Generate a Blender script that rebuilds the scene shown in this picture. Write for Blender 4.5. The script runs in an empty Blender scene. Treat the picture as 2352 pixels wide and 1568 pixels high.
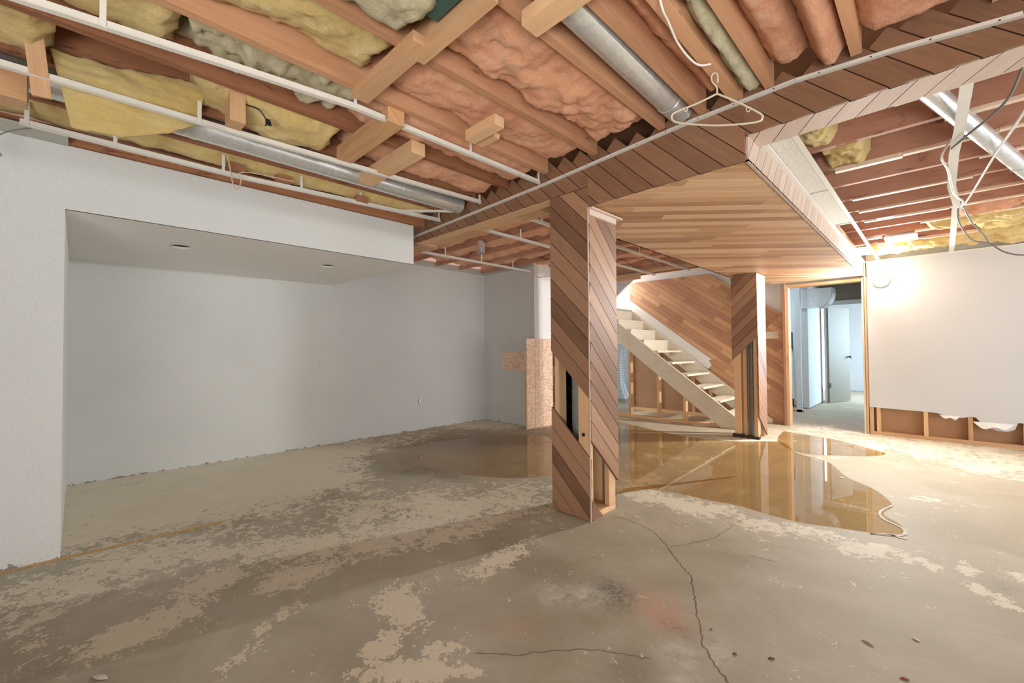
import bpy, math, random
import numpy as np
from mathutils import Vector, Matrix, noise
random.seed(7)
SC = bpy.context.scene
COL = SC.collection

# ------------------------------------------------------------------ camera
YAW, PITCH, ROLL, FPX, EYE = 0.77903, 0.02039, 0.00732, 984.8, 1.18
fwd = Vector((-math.sin(YAW)*math.cos(PITCH), math.cos(YAW)*math.cos(PITCH), math.sin(PITCH)))
rgt = Vector((math.cos(YAW), math.sin(YAW), 0))
dwn = -rgt.cross(fwd)
rr = rgt*math.cos(ROLL)+dwn*math.sin(ROLL)
dd = dwn*math.cos(ROLL)-rgt*math.sin(ROLL)
cam = bpy.data.cameras.new('camera'); co = bpy.data.objects.new('camera', cam); COL.objects.link(co)
cam.sensor_width = 36; cam.lens = 36*FPX/2352; cam.clip_start = 0.02
m = Matrix.Identity(4)
for i in range(3):
    m[i][0] = rr[i]; m[i][1] = -dd[i]; m[i][2] = -fwd[i]
m[2][3] = EYE
co.matrix_world = m
SC.camera = co

# ------------------------------------------------------------------ world, lights, exposure
W = bpy.data.worlds.new('world'); SC.world = W; W.use_nodes = True
bg = W.node_tree.nodes['Background']; bg.inputs[0].default_value = (.94, .97, 1.0, 1); bg.inputs[1].default_value = 2.0
SC.view_settings.view_transform = 'Standard'; SC.view_settings.look = 'None'
SC.view_settings.exposure = 0.9; SC.view_settings.gamma = 1; SC.view_settings.use_curve_mapping = False

def light(name, kind, loc, energy, color=(1, 1, 1), size=0.2, sizey=None, aim=None, spread=None):
    l = bpy.data.lights.new(name, kind); l.energy = energy; l.color = color
    if kind == 'AREA':
        l.size = size
        if sizey: l.shape = 'RECTANGLE'; l.size_y = sizey
        if spread: l.spread = spread
    else: l.shadow_soft_size = size
    o = bpy.data.objects.new(name, l); COL.objects.link(o); o.location = loc
    if aim: o.rotation_euler = (Vector(aim)-Vector(loc)).to_track_quat('-Z', 'Y').to_euler()
    return o
light('rear_fill', 'AREA', (1.2, -1.6, .35), 50, (1, .99, .97), 2.2, .9, aim=(-.6, .6, 2.7), spread=math.radians(130))  # added low fill behind the camera, aimed up to brighten the ceiling
light('stair_top_light', 'POINT', (-4.75, 7.25, 2.45), 14, (1, .96, .92), 0.1)
light('utility_daylight', 'AREA', (0.6, 12.9, 1.5), 130, (.58, .79, 1.0), 2.2, 1.6, aim=(-2.5, 12.0, 1.0))
light('utility_bulb_near', 'POINT', (-2.6, 8.8, 2.3), 14, (.6, .8, 1.0), 0.12)
light('utility_bulb', 'POINT', (-3.6, 10.2, 2.2), 50, (.6, .8, 1.0), 0.15)

# ------------------------------------------------------------------ helpers
def sl(r, g, b):
    f = lambda c: (c/255/12.92) if c/255 <= .04045 else ((c/255+.055)/1.055)**2.4
    return (f(r), f(g), f(b), 1)

def tag(o, label=None, cat=None, group=None, kind=None):
    if label: o['label'] = label
    if cat: o['category'] = cat
    if group: o['group'] = group
    if kind: o['kind'] = kind
    return o

def empty(name, loc, label, cat, group=None):
    o = bpy.data.objects.new(name, None); COL.objects.link(o); o.location = loc
    o.empty_display_size = .1
    return tag(o, label, cat, group)

class MB:
    def __init__(s): s.v = []; s.f = []; s.uv = []; s.t = []; s.m = []; s.sm = []
    def face(s, pts, uvs=None, tone=.5, mi=0, smooth=False):
        i = len(s.v); s.v += [tuple(p) for p in pts]; s.f.append(tuple(range(i, i+len(pts))))
        s.uv.append(uvs or [(p[0], p[1]) for p in pts]); s.t.append(tone); s.m.append(mi); s.sm.append(smooth)
    def obox(s, o, L, Wd, N, l, w, t, tone=None, mi=0):
        """box from corner o along unit axes L (grain), Wd, N"""
        o, L, Wd, N = Vector(o), Vector(L), Vector(Wd), Vector(N)
        tone = random.random() if tone is None else tone
        u0, v0 = random.random()*7, random.random()*7
        P = lambda a, b, c: o+L*(a*l)+Wd*(b*w)+N*(c*t)
        def q(*k):
            pts = [P(*a) for a in k]
            s.face(pts, [(u0+a[0]*l, v0+a[1]*w+a[2]*t) for a in k], tone, mi)
        flip = L.cross(Wd).dot(N) < 0
        Q = [((0,0,0),(0,1,0),(1,1,0),(1,0,0)), ((0,0,1),(1,0,1),(1,1,1),(0,1,1)), ((0,0,0),(1,0,0),(1,0,1),(0,0,1)),
             ((0,1,0),(0,1,1),(1,1,1),(1,1,0)), ((0,0,0),(0,0,1),(0,1,1),(0,1,0)), ((1,0,0),(1,1,0),(1,1,1),(1,0,1))]
        for a in Q: q(*(a[::-1] if flip else a))
        return s
    def box(s, x0, y0, z0, x1, y1, z1, g='x', tone=None, mi=0):
        d = {'x': ((1,0,0),(0,1,0),(0,0,1)), 'y': ((0,1,0),(1,0,0),(0,0,1)), 'z': ((0,0,1),(1,0,0),(0,1,0))}[g]
        e = {'x': (x1-x0, y1-y0, z1-z0), 'y': (y1-y0, x1-x0, z1-z0), 'z': (z1-z0, x1-x0, y1-y0)}[g]
        return s.obox((x0, y0, z0), d[0], d[1], d[2], e[0], e[1], e[2], tone, mi)
    def prism(s, poly, n, t, uvf=None, tone=None, mi=0):
        """poly: 3D points, n: outward unit normal, extruded by t along n"""
        n = Vector(n); tone = random.random() if tone is None else tone
        P = [Vector(p) for p in poly]
        a = Vector((0, 0, 0))
        for i in range(len(P)): a += P[i].cross(P[(i+1) % len(P)])
        if a.dot(n) < 0: P = P[::-1]
        uvf = uvf or (lambda p: (p[0]+p[1], p[2]))
        T = [p+n*t for p in P]
        s.face(T, [uvf(p) for p in P], tone, mi)
        s.face(P[::-1], [uvf(p) for p in P[::-1]], tone, mi)
        for i in range(len(P)):
            j = (i+1) % len(P); e = [P[i], P[j], T[j], T[i]]
            s.face(e, [uvf(p) for p in e], tone, mi)
        return s
    def tube(s, pts, r, n=12, caps=True, tone=.5, smooth=True, hollow=False, mi=0):
        pts = [Vector(p) for p in pts]; R = r if isinstance(r, (list, tuple)) else [r]*len(pts)
        rings = []; up = Vector((0, 0, 1)); prev = None
        for i, p in enumerate(pts):
            d = (pts[min(i+1, len(pts)-1)]-pts[max(i-1, 0)])
            if d.length < 1e-9: d = Vector((0, 0, 1))
            d.normalize()
            if prev is None:
                a = up if abs(d.z) < .9 else Vector((1, 0, 0)); x = d.cross(a).normalized()
            else: x = (prev-d*prev.dot(d)).normalized()
            prev = x; y = d.cross(x)
            rings.append([p+(x*math.cos(2*math.pi*k/n)+y*math.sin(2*math.pi*k/n))*R[i] for k in range(n)])
        base = len(s.v)
        for rg in rings: s.v += [tuple(q) for q in rg]
        L = 0
        for i in range(len(rings)-1):
            dl = (pts[i+1]-pts[i]).length
            for k in range(n):
                k2 = (k+1) % n
                s.f.append((base+i*n+k, base+i*n+k2, base+(i+1)*n+k2, base+(i+1)*n+k))
                s.uv.append([(L, k/n), (L, (k+1)/n), (L+dl, (k+1)/n), (L+dl, k/n)]); s.t.append(tone); s.m.append(mi); s.sm.append(smooth)
            L += dl
        if caps:
            s.face([Vector(q) for q in rings[0]][::-1], None, tone, mi); s.face([Vector(q) for q in rings[-1]], None, tone, mi)
        return s
    def build(s, name, mat, parent=None):
        me = bpy.data.meshes.new(name); me.from_pydata(s.v, [], s.f)
        u = me.uv_layers.new(name='UVMap'); flat = [c for f in s.uv for q in f for c in q]
        u.data.foreach_set('uv', flat)
        a = me.attributes.new('tone', 'FLOAT', 'FACE'); a.data.foreach_set('value', s.t)
        for mm in (mat if isinstance(mat, (list, tuple)) else [mat]): me.materials.append(mm)
        me.polygons.foreach_set('material_index', s.m); me.polygons.foreach_set('use_smooth', s.sm)
        me.update()
        o = bpy.data.objects.new(name, me); COL.objects.link(o)
        if parent is not None:
            o.parent = parent; o.matrix_parent_inverse = Matrix.Translation(-parent.location)
        return o

def clip(poly, a, b, c):
    """keep a*s+b*t<=c"""
    out = []
    for i in range(len(poly)):
        p, q = poly[i], poly[(i+1) % len(poly)]
        dp, dq = a*p[0]+b*p[1]-c, a*q[0]+b*q[1]-c
        if dp <= 0: out.append(p)
        if dp*dq < 0:
            k = dp/(dp-dq); out.append((p[0]+(q[0]-p[0])*k, p[1]+(q[1]-p[1])*k))
    return out


def clad(mb, O, S, T, N, region, ang, width, thick=.016, gap=.005, off=0., skip=(), tones=None, jag=None, splits=0):
    """diagonal boards on a plane. O origin, S,T in-plane axes, region: convex polygon (s,t)."""
    O, S, T, N = Vector(O), Vector(S), Vector(T), Vector(N)
    d = (math.cos(ang), math.sin(ang)); n = (-d[1], d[0])
    vals = [p[0]*n[0]+p[1]*n[1] for p in region]
    k0, k1 = math.floor((min(vals)-off)/width)-1, math.ceil((max(vals)-off)/width)+1
    for k in range(k0, k1+1):
        if k in skip: continue
        lo, hi = off+k*width+gap/2, off+(k+1)*width-gap/2
        poly = clip(clip(list(region), -n[0], -n[1], -lo), n[0], n[1], hi)
        if len(poly) < 3: continue
        pieces = [(poly, None)]
        if splits:
            rg = random.Random(k*31+int(width*1e4)); c = -8+rg.random()*.5; pieces = []
            while c < 12:
                l = rg.uniform(.35, 1.1)*splits; tn_ = rg.random()
                q = clip(clip(poly, d[0], d[1], c+l-.0006), -d[0], -d[1], -c)
                if len(q) > 2: pieces.append((q, tn_))
                c += l
        for poly2, tseg in pieces:
            if len(poly2) < 3: continue
            if jag:
                # cut the upper end square to the board
                a = jag(lo, hi, d, n)
                poly2 = clip(poly2, -d[0], -d[1], -a)
                if len(poly2) < 3: continue
            tn = tseg if tseg is not None else random.random() if tones is None else tones(k)
            ov = random.random()*9
            pts = [O+S*p[0]+T*p[1] for p in poly2]
            uvf = lambda p, ov=ov: (((p-O).dot(S)*d[0]+(p-O).dot(T)*d[1])+ov, ((p-O).dot(S)*n[0]+(p-O).dot(T)*n[1])+ov)
            mb.prism(pts, N, thick, uvf, tn)
            g0 = clip(clip(poly2, 1, 0, 1e9), 0, 1, 1e9)
            cs = [(p[0]*d[0]+p[1]*d[1], p[0]*n[0]+p[1]*n[1]) for p in g0]
            mid = (lo+hi)/2
            ex = [(a, b+(gap*.5 if b > mid else -gap*.5)*(1 if abs(b-(hi if b > mid else lo)) < 1e-5 else 0)) for a, b in cs]
            bp = [O+S*(a*d[0]+b*n[0])+T*(a*d[1]+b*n[1]) for a, b in ex]
            mb.prism(bp, N, min(.004, thick*.4), None, .5, 1)
    return mb

def walk(mb, pts, w, h, tone=.5):
    """rectangular bar following a polyline; w horizontal-ish across, h vertical"""
    pts = [Vector(p) for p in pts]; rings = []
    for i, p in enumerate(pts):
        d = (pts[min(i+1, len(pts)-1)]-pts[max(i-1, 0)]).normalized()
        x = d.cross(Vector((0, 0, 1)))
        x = x.normalized() if x.length > 1e-4 else Vector((1, 0, 0)); y = x.cross(d).normalized()
        rings.append([p-x*w/2, p+x*w/2, p+x*w/2+y*h, p-x*w/2+y*h])
    for i in range(len(rings)-1):
        A, B = rings[i], rings[i+1]
        for k in range(4):
            j = (k+1) % 4; mb.face([A[k], A[j], B[j], B[k]][::-1], None, tone)
    mb.face(rings[0], None, tone); mb.face(rings[-1][::-1], None, tone)
    return mb

def spline(P, n=8):
    P = [Vector(p) for p in P]; out = []
    for i in range(len(P)-1):
        a, b, c, d = P[max(i-1, 0)], P[i], P[i+1], P[min(i+2, len(P)-1)]
        for k in range(n):
            t = k/n
            out.append(.5*((2*b)+(c-a)*t+(2*a-5*b+4*c-d)*t*t+(3*b-a-3*c+d)*t**3))
    out.append(P[-1]); return out

# ------------------------------------------------------------------ materials
def newmat(name):
    m = bpy.data.materials.new(name); m.use_nodes = True
    nt = m.node_tree; b = nt.nodes['Principled BSDF']; return m, nt, b
def N(nt, t, **k):
    n = nt.nodes.new(t)
    for a, v in k.items(): setattr(n, a, v)
    return n
def ramp(nt, src, stops, interp='LINEAR'):
    r = N(nt, 'ShaderNodeValToRGB'); e = r.color_ramp.elements; r.color_ramp.interpolation = interp
    while len(e) < len(stops): e.new(.5)
    for i, (p, c) in enumerate(stops): e[i].position = p; e[i].color = c if len(c) == 4 else (*c, 1)
    nt.links.new(src, r.inputs[0]); return r.outputs[0]
def mixc(nt, a, b, f, mode='MIX'):
    x = N(nt, 'ShaderNodeMix', data_type='RGBA', blend_type=mode)
    for i, v in ((6, a), (7, b)):
        if isinstance(v, tuple): x.inputs[i].default_value = v
        else: nt.links.new(v, x.inputs[i])
    if isinstance(f, float): x.inputs[0].default_value = f
    else: nt.links.new(f, x.inputs[0])
    return x.outputs[2]
def math_(nt, op, a, b=None, c=None, clampv=False):
    x = N(nt, 'ShaderNodeMath', operation=op, use_clamp=clampv)
    for i, v in enumerate((a, b, c)):
        if v is None: continue
        if isinstance(v, (int, float)): x.inputs[i].default_value = v
        else: nt.links.new(v, x.inputs[i])
    return x.outputs[0]
def noise_(nt, vec, scale, detail=4, rough=.55, dist=0, dim='3D'):
    x = N(nt, 'ShaderNodeTexNoise', noise_dimensions=dim); x.inputs['Scale'].default_value = scale
    x.inputs['Detail'].default_value = detail; x.inputs['Roughness'].default_value = rough; x.inputs['Distortion'].default_value = dist
    if vec is not None: nt.links.new(vec, x.inputs['Vector'])
    return x.outputs[0]
def mapping(nt, vec, scale):
    x = N(nt, 'ShaderNodeMapping'); x.inputs['Scale'].default_value = scale; nt.links.new(vec, x.inputs[0]); return x.outputs[0]
def bump(nt, h, strength, dist, bsdf):
    b = N(nt, 'ShaderNodeBump'); b.inputs['Strength'].default_value = strength; b.inputs['Distance'].default_value = dist
    nt.links.new(h, b.inputs['Height']); nt.links.new(b.outputs[0], bsdf.inputs['Normal'])
def attr(nt, name):
    a = N(nt, 'ShaderNodeAttribute', attribute_name=name); return a.outputs['Fac']

def wood(name, dark, light, tonevar=.5, rough=.6, grain=1., knots=.5, stain=None, third=None):
    m, nt, b = newmat(name)
    uv = N(nt, 'ShaderNodeUVMap').outputs[0]
    g = noise_(nt, mapping(nt, uv, (1.6, 26, 1)), 2.2, 6, .6, .6)
    g2 = noise_(nt, mapping(nt, uv, (.7, 5, 1)), 3, 3, .5, 1.2)
    tn = attr(nt, 'tone')
    f = math_(nt, 'ADD', math_(nt, 'MULTIPLY', g, .45*grain), math_(nt, 'MULTIPLY', g2, .35*grain))
    f = math_(nt, 'ADD', f, math_(nt, 'MULTIPLY', math_(nt, 'SUBTRACT', tn, .5), tonevar))
    f = math_(nt, 'ADD', f, .1+.4*(1-grain))
    stops = [(.15, dark), (.8, light)] if not third else [(.1, dark), (.45, third), (.85, light)]
    c = ramp(nt, f, stops)
    vo = N(nt, 'ShaderNodeTexVoronoi'); vo.inputs['Scale'].default_value = 1.0; nt.links.new(mapping(nt, uv, (2.1, 6.5, 1)), vo.inputs['Vector'])
    kn = ramp(nt, vo.outputs['Distance'], [(.035, (1, 1, 1)), (.07, (0, 0, 0))])
    c = mixc(nt, c, tuple(x*.35 for x in dark[:3])+(1,), math_(nt, 'MULTIPLY', kn, knots))
    if stain:
        geo = N(nt, 'ShaderNodeNewGeometry').outputs['Position']
        s = noise_(nt, mapping(nt, geo, (3, 3, 9)), 1.3, 6, .65, .8)
        c = mixc(nt, c, stain, ramp(nt, s, [(.57, (0, 0, 0)), (.68, (.8, .8, .8))]))
    nt.links.new(c, b.inputs['Base Color']); b.inputs['Roughness'].default_value = rough
    bump(nt, g, .15, .002, b); return m

def plain(name, col, rough=.5, metal=0., bumps=None, var=.0, scale=8):
    m, nt, b = newmat(name); b.inputs['Roughness'].default_value = rough; b.inputs['Metallic'].default_value = metal
    geo = N(nt, 'ShaderNodeNewGeometry').outputs['Position']
    n = noise_(nt, geo, scale, 5, .6)
    dk = tuple(x*(1-var) for x in col[:3])+(1,); lt = tuple(min(1, x*(1+var*.6)) for x in col[:3])+(1,)
    nt.links.new(ramp(nt, n, [(.3, dk), (.7, lt)]), b.inputs['Base Color'])
    if bumps: bump(nt, noise_(nt, geo, bumps[0], 3, .6), bumps[1], bumps[2], b)
    return m

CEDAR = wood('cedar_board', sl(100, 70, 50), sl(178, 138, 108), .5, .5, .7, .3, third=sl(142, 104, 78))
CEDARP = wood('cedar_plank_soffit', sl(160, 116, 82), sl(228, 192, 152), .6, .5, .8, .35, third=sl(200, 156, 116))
CEDARL = wood('cedar_pale_lit', sl(168, 138, 118), sl(220, 200, 184), .3, .6, .6, .3)  # paler cedar; lamplight on the box side is put into this colour
PANEL = wood('hardwood_wall_plank', sl(156, 112, 88), sl(224, 180, 134), .55, .42, .6, .5, third=sl(190, 144, 112))
STUD = wood('spruce_stud', sl(180, 134, 94), sl(234, 194, 150), .35, .65, .8, .5)
JOISTL = wood('fir_joist', sl(156, 106, 74), sl(218, 168, 128), .3, .7, .8, .7)
JOISTD = wood('aged_joist', sl(122, 76, 50), sl(188, 130, 92), .3, .75, .9, .8, stain=sl(84, 44, 30))
JOISTR = wood('red_stained_joist', sl(158, 108, 84), sl(208, 156, 128), .3, .72, .8, .6, stain=sl(98, 54, 42))
FURR = wood('pale_furring', sl(206, 172, 142), sl(250, 228, 204), .4, .6, .8, .3)
SUBF = wood('subfloor_ply', sl(110, 72, 48), sl(160, 108, 74), .4, .8, .8, .3)
HARDB = plain('brown_hardboard', sl(172, 132, 98), .7, 0, (60, .1, .001), .12, 6)
WHITE = plain('white_enamel_steel', sl(226, 222, 212), .35, 0, None, .06, 12)
CREAM = plain('cream_painted_wood', sl(226, 216, 196), .5, 0, (40, .15, .001), .07, 5)
GROOVE = plain('plank_groove', sl(70, 46, 34), .9)
def galv():
    m, nt, b = newmat('galvanised_steel'); b.inputs['Metallic'].default_value = .6; b.inputs['Roughness'].default_value = .27
    geo = N(nt, 'ShaderNodeNewGeometry').outputs['Position']
    v = N(nt, 'ShaderNodeTexVoronoi'); v.inputs['Scale'].default_value = 60; nt.links.new(geo, v.inputs['Vector'])
    nt.links.new(ramp(nt, v.outputs['Color'], [(0, sl(204, 208, 206)), (1, sl(226, 229, 227))]), b.inputs['Base Color']); return m
GALV = galv()
GREYP = plain('grey_painted_pipe', sl(134, 142, 134), .45, 0, None, .15, 10)
BLACK = plain('black_plastic', sl(30, 30, 32), .4)
HOLE = plain('hole_shade', sl(24, 21, 18), .9)  # near-black colour stands in for the shade inside openings
CABLEW = plain('white_cable', sl(226, 222, 214), .4)
CABLEG = plain('grey_cable', sl(120, 118, 116), .45)
CABLET = plain('tan_cable', sl(206, 178, 150), .5)
HINGE = plain('dark_hinge', sl(52, 54, 58), .4, .6)

def drywall(name, col, spk=.06, bumpd=.0012):
    m, nt, b = newmat(name); b.inputs['Roughness'].default_value = .75
    geo = N(nt, 'ShaderNodeNewGeometry').outputs['Position']
    a = noise_(nt, geo, .9, 3, .5); c = noise_(nt, geo, 90, 3, .6)
    f = math_(nt, 'ADD', math_(nt, 'MULTIPLY', a, .5), math_(nt, 'MULTIPLY', c, .5))
    dk = tuple(x*(1-spk*1.6) for x in col[:3])+(1,); lt = tuple(min(1, x*(1+spk)) for x in col[:3])+(1,)
    colr = ramp(nt, f, [(.38, dk), (.62, lt)])
    # mouldy dark fringe where the board meets the wet slab
    z = N(nt, 'ShaderNodeSeparateXYZ'); nt.links.new(geo, z.inputs[0])
    nn = noise_(nt, geo, 14, 5, .7)
    lim = math_(nt, 'MULTIPLY', math_(nt, 'SUBTRACT', nn, .5), .14)
    st = math_(nt, 'LESS_THAN', z.outputs[2], lim)
    colr = mixc(nt, colr, sl(96, 78, 58), math_(nt, 'MULTIPLY', st, .75))
    nt.links.new(colr, b.inputs['Base Color'])
    bump(nt, c, .35, bumpd, b); return m
WALL = drywall('speckled_drywall', sl(209, 210, 207), .045)
WALLW = drywall('smooth_white_wall', sl(236, 236, 234), .015, .0004)
SOFB = drywall('soffit_underside', sl(236, 234, 230), .03)
GREYD = plain('raw_drywall_edge', sl(184, 184, 174), .8, 0, (50, .3, .001), .1, 12)
UTIL = drywall('utility_drywall', sl(214, 218, 218), .04)
UTILD = plain('utility_door_paint', sl(134, 126, 108), .6, 0, (70, .2, .001), .06, 20)

def insul(name, cols, sc=7):
    m, nt, b = newmat(name); b.inputs['Roughness'].default_value = 1
    b.inputs['Sheen Weight'].default_value = .25
    geo = N(nt, 'ShaderNodeNewGeometry').outputs['Position']
    a = noise_(nt, geo, sc, 6, .65, .8); f = noise_(nt, mapping(nt, geo, (1, .45, 2)), 95, 6, .8, 1.6)
    k = math_(nt, 'ADD', math_(nt, 'MULTIPLY', a, .6), math_(nt, 'MULTIPLY', f, .4))
    nt.links.new(ramp(nt, k, [(.3, cols[0]), (.5, cols[1]), (.68, cols[2])]), b.inputs['Base Color'])
    bump(nt, math_(nt, 'ADD', f, a), .8, .012, b); return m
PINK = insul('pink_glass_wool', (sl(214, 134, 92), sl(244, 172, 126), sl(252, 204, 164)))
YELL = insul('yellow_glass_wool', (sl(200, 158, 84), sl(238, 206, 128), sl(250, 232, 172)))
CRM = insul('cream_glass_wool', (sl(164, 146, 104), sl(214, 200, 158), sl(238, 230, 200)))
SHEET = insul('yellow_batt_face', (sl(214, 170, 84), sl(238, 204, 120), sl(246, 226, 164)), 4)

def osb():
    m, nt, b = newmat('osb_sheathing'); b.inputs['Roughness'].default_value = .7
    geo = N(nt, 'ShaderNodeNewGeometry').outputs['Position']
    v = N(nt, 'ShaderNodeTexVoronoi'); v.inputs['Scale'].default_value = 26; v.inputs['Randomness'].default_value = 1
    nt.links.new(mapping(nt, geo, (1, 1, 2.2)), v.inputs['Vector'])
    c = ramp(nt, v.outputs['Color'], [(.1, sl(222, 180, 150)), (.5, sl(236, 206, 178)), (.9, sl(246, 230, 208))])
    s = noise_(nt, geo, 5, 5, .6, 1)
    c = mixc(nt, c, sl(222, 168, 146), ramp(nt, s, [(.5, (0, 0, 0)), (.65, (.5, .5, .5))]))
    z = N(nt, 'ShaderNodeSeparateXYZ'); nt.links.new(geo, z.inputs[0])
    nt.links.new(c, b.inputs['Base Color']); bump(nt, v.outputs['Distance'], .3, .002, b); return m
OSB = osb()
def tilemat():
    m, nt, b = newmat('stippled_ceiling_tile'); b.inputs['Roughness'].default_value = .8
    geo = N(nt, 'ShaderNodeNewGeometry').outputs['Position']; n = noise_(nt, geo, 110, 3, .8)
    nt.links.new(ramp(nt, n, [(.35, sl(186, 182, 170)), (.6, sl(232, 228, 218))]), b.inputs['Base Color']); bump(nt, n, .7, .004, b); return m
TILE = tilemat()
def emis(name, col, st):
    m, nt, b = newmat(name); b.inputs['Base Color'].default_value = col; b.inputs['Emission Color'].default_value = col; b.inputs['Emission Strength'].default_value = st; return m
LAMPM = emis('lit_lamp_lens', (1, .97, .92, 1), 3)

# ------------------------------------------------------------------ floor
def floor_fields(X, Y):
    """coverage maps of the slab's own paint, stains and residues, measured off the slab"""
    rel = np.stack([X, Y, np.full_like(X, -EYE)], -1)
    w = rel@np.array(fwd); ok = w > .05; w = np.where(ok, w, 1)
    u = 1176+FPX*(rel@np.array(rr))/w; v = 784+FPX*(rel@np.array(dd))/w
    def blob(cx, cy, rx, ry, rot=0, amp=1, soft=1.):
        a = math.radians(rot); du, dv = u-cx, v-cy
        p, q = (du*math.cos(a)+dv*math.sin(a))/rx, (-du*math.sin(a)+dv*math.cos(a))/ry
        return np.where(ok, amp*np.exp(-(p*p+q*q)**1.3*soft), 0)
    paint = np.full_like(X, -.68)
    full = (1/(1+np.exp((X+3.75)/.12)))*(1/(1+np.exp((Y-2.2-(X+5)*-.3)/.25)))
    paint = paint+full*1.6
    pk = np.zeros_like(X)
    for b in [(330,1290,330,60,-14,.75),(130,1350,190,42,-12,.9),(60,1420,120,60,-15,.6),(700,1165,420,80,-9,.42),(700,1080,260,45,-8,.5),(640,1010,120,30,-10,.5),(1000,1170,340,55,-4,.85),(1180,1130,170,30,0,.6),
              (830,1240,330,45,-12,.85),(1010,1225,230,28,-14,1.0),(480,1345,120,28,-22,1.05),(330,1440,190,32,-22,1.1),(230,1490,90,40,-20,.9),
              (700,1310,170,30,-18,.8),(930,1400,60,50,40,1.25),(880,1480,70,38,-40,1.1),(930,1545,130,28,0,1.2),(1030,1490,60,24,0,.8),(1145,1290,110,26,-28,.95),
              (560,1500,90,18,-30,.8),(620,1430,120,20,-30,.75),(430,1400,60,14,-20,.5),(1085,1545,60,20,0,.7),(600,1255,200,26,-12,.8),(900,1140,190,30,-5,.5),
              (1480,1135,100,24,10,.85),(1600,1165,130,22,12,.95),(1740,1205,120,18,12,.9),(1860,1225,90,18,12,.9),(1990,1262,110,20,10,1.1),(2120,1295,70,14,16,.9),(1500,1065,140,14,2,.4),(1480,1100,60,14,0,.7),
              (1560,1050,110,10,2,.6),(1540,1020,60,8,0,.5),(2220,1310,35,14,10,1.),(2240,1350,40,10,25,1.),(2320,1385,60,14,18,1.0),(2340,1325,30,14,15,1.0),
              (2150,1030,260,30,6,.9),(2280,1070,140,26,4,.9),(1680,1012,130,10,0,.8),(1900,990,110,14,4,.7),(1470,950,90,8,0,.7),(1230,1010,60,14,0,.2),(1960,1160,80,9,20,.7),(2150,1150,80,8,8,.5),
              (1900,1052,60,6,0,.6),(1140,975,200,14,0,.9),(850,1030,180,26,-12,.75)]:
        pk = np.maximum(pk, blob(*b[:4], b[4], b[5]))
    paint = paint+pk*1.45-.15
    for b in [(950,1055,160,36,0,.9),(1000,1085,110,22,0,.7),(470,1510,240,36,-22,.4),(1190,1400,170,55,0,.3),(1900,1400,700,110,10,.15)]:
        paint = paint-blob(*b[:4], b[4], b[5])
    dark = np.zeros_like(X)
    for b in [(1080,1020,190,30,0,.75),(1120,1065,220,40,0,.3),(920,1065,110,26,0,.5),(680,1085,120,26,-8,.6),(560,1105,100,20,-8,.35),(640,1140,160,22,-8,.3),(960,1185,70,12,0,.6),(1010,1180,80,16,0,.4),
              (1240,1305,120,40,25,.4),(1450,1535,70,50,20,.6),(1500,1050,240,70,0,.12),(1750,1100,230,80,8,.15),
              (2180,1215,120,40,15,.3),(1300,1440,120,70,20,.22),(1720,1290,260,24,14,.25),(1900,1400,300,28,18,.22),(930,1480,200,60,-20,.25),(2100,1480,260,26,22,.18),(1150,1500,120,20,0,.2),(2000,1345,200,20,10,.18)]:
        dark = np.maximum(dark, blob(*b[:4], b[4], b[5]))
    pink = np.maximum(blob(1520,1405,75,40,35,1.), blob(1190,1440,70,35,0,.35))
    pink = np.maximum(pink, blob(1170,1005,30,10,0,.3))
    white = np.zeros_like(X)
    for b in [(1268,1365,34,30,50,.9),(1335,1368,62,28,0,.9),(1560,1505,50,34,20,.85),(1650,1500,40,40,0,.7),(1570,1560,40,20,0,.8),(1700,1130,80,8,14,.2)]:
        white = np.maximum(white, blob(*b[:4], b[4], b[5]))
    grey = np.zeros_like(X)
    for b in [(1410,1365,52,34,25,.95),(960,1082,60,12,0,.9),(1020,1092,50,10,10,.8),(1550,1440,50,14,35,.6),(975,1182,40,8,0,.5),(1180,1212,22,6,0,.5),(2300,1350,60,18,10,.35)]:
        grey = np.maximum(grey, blob(*b[:4], b[4], b[5]))
    warm = 1/(1+np.exp(-(Y-3.2)/.6))
    return paint, dark*.72, pink*.6, white, grey, warm

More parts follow.
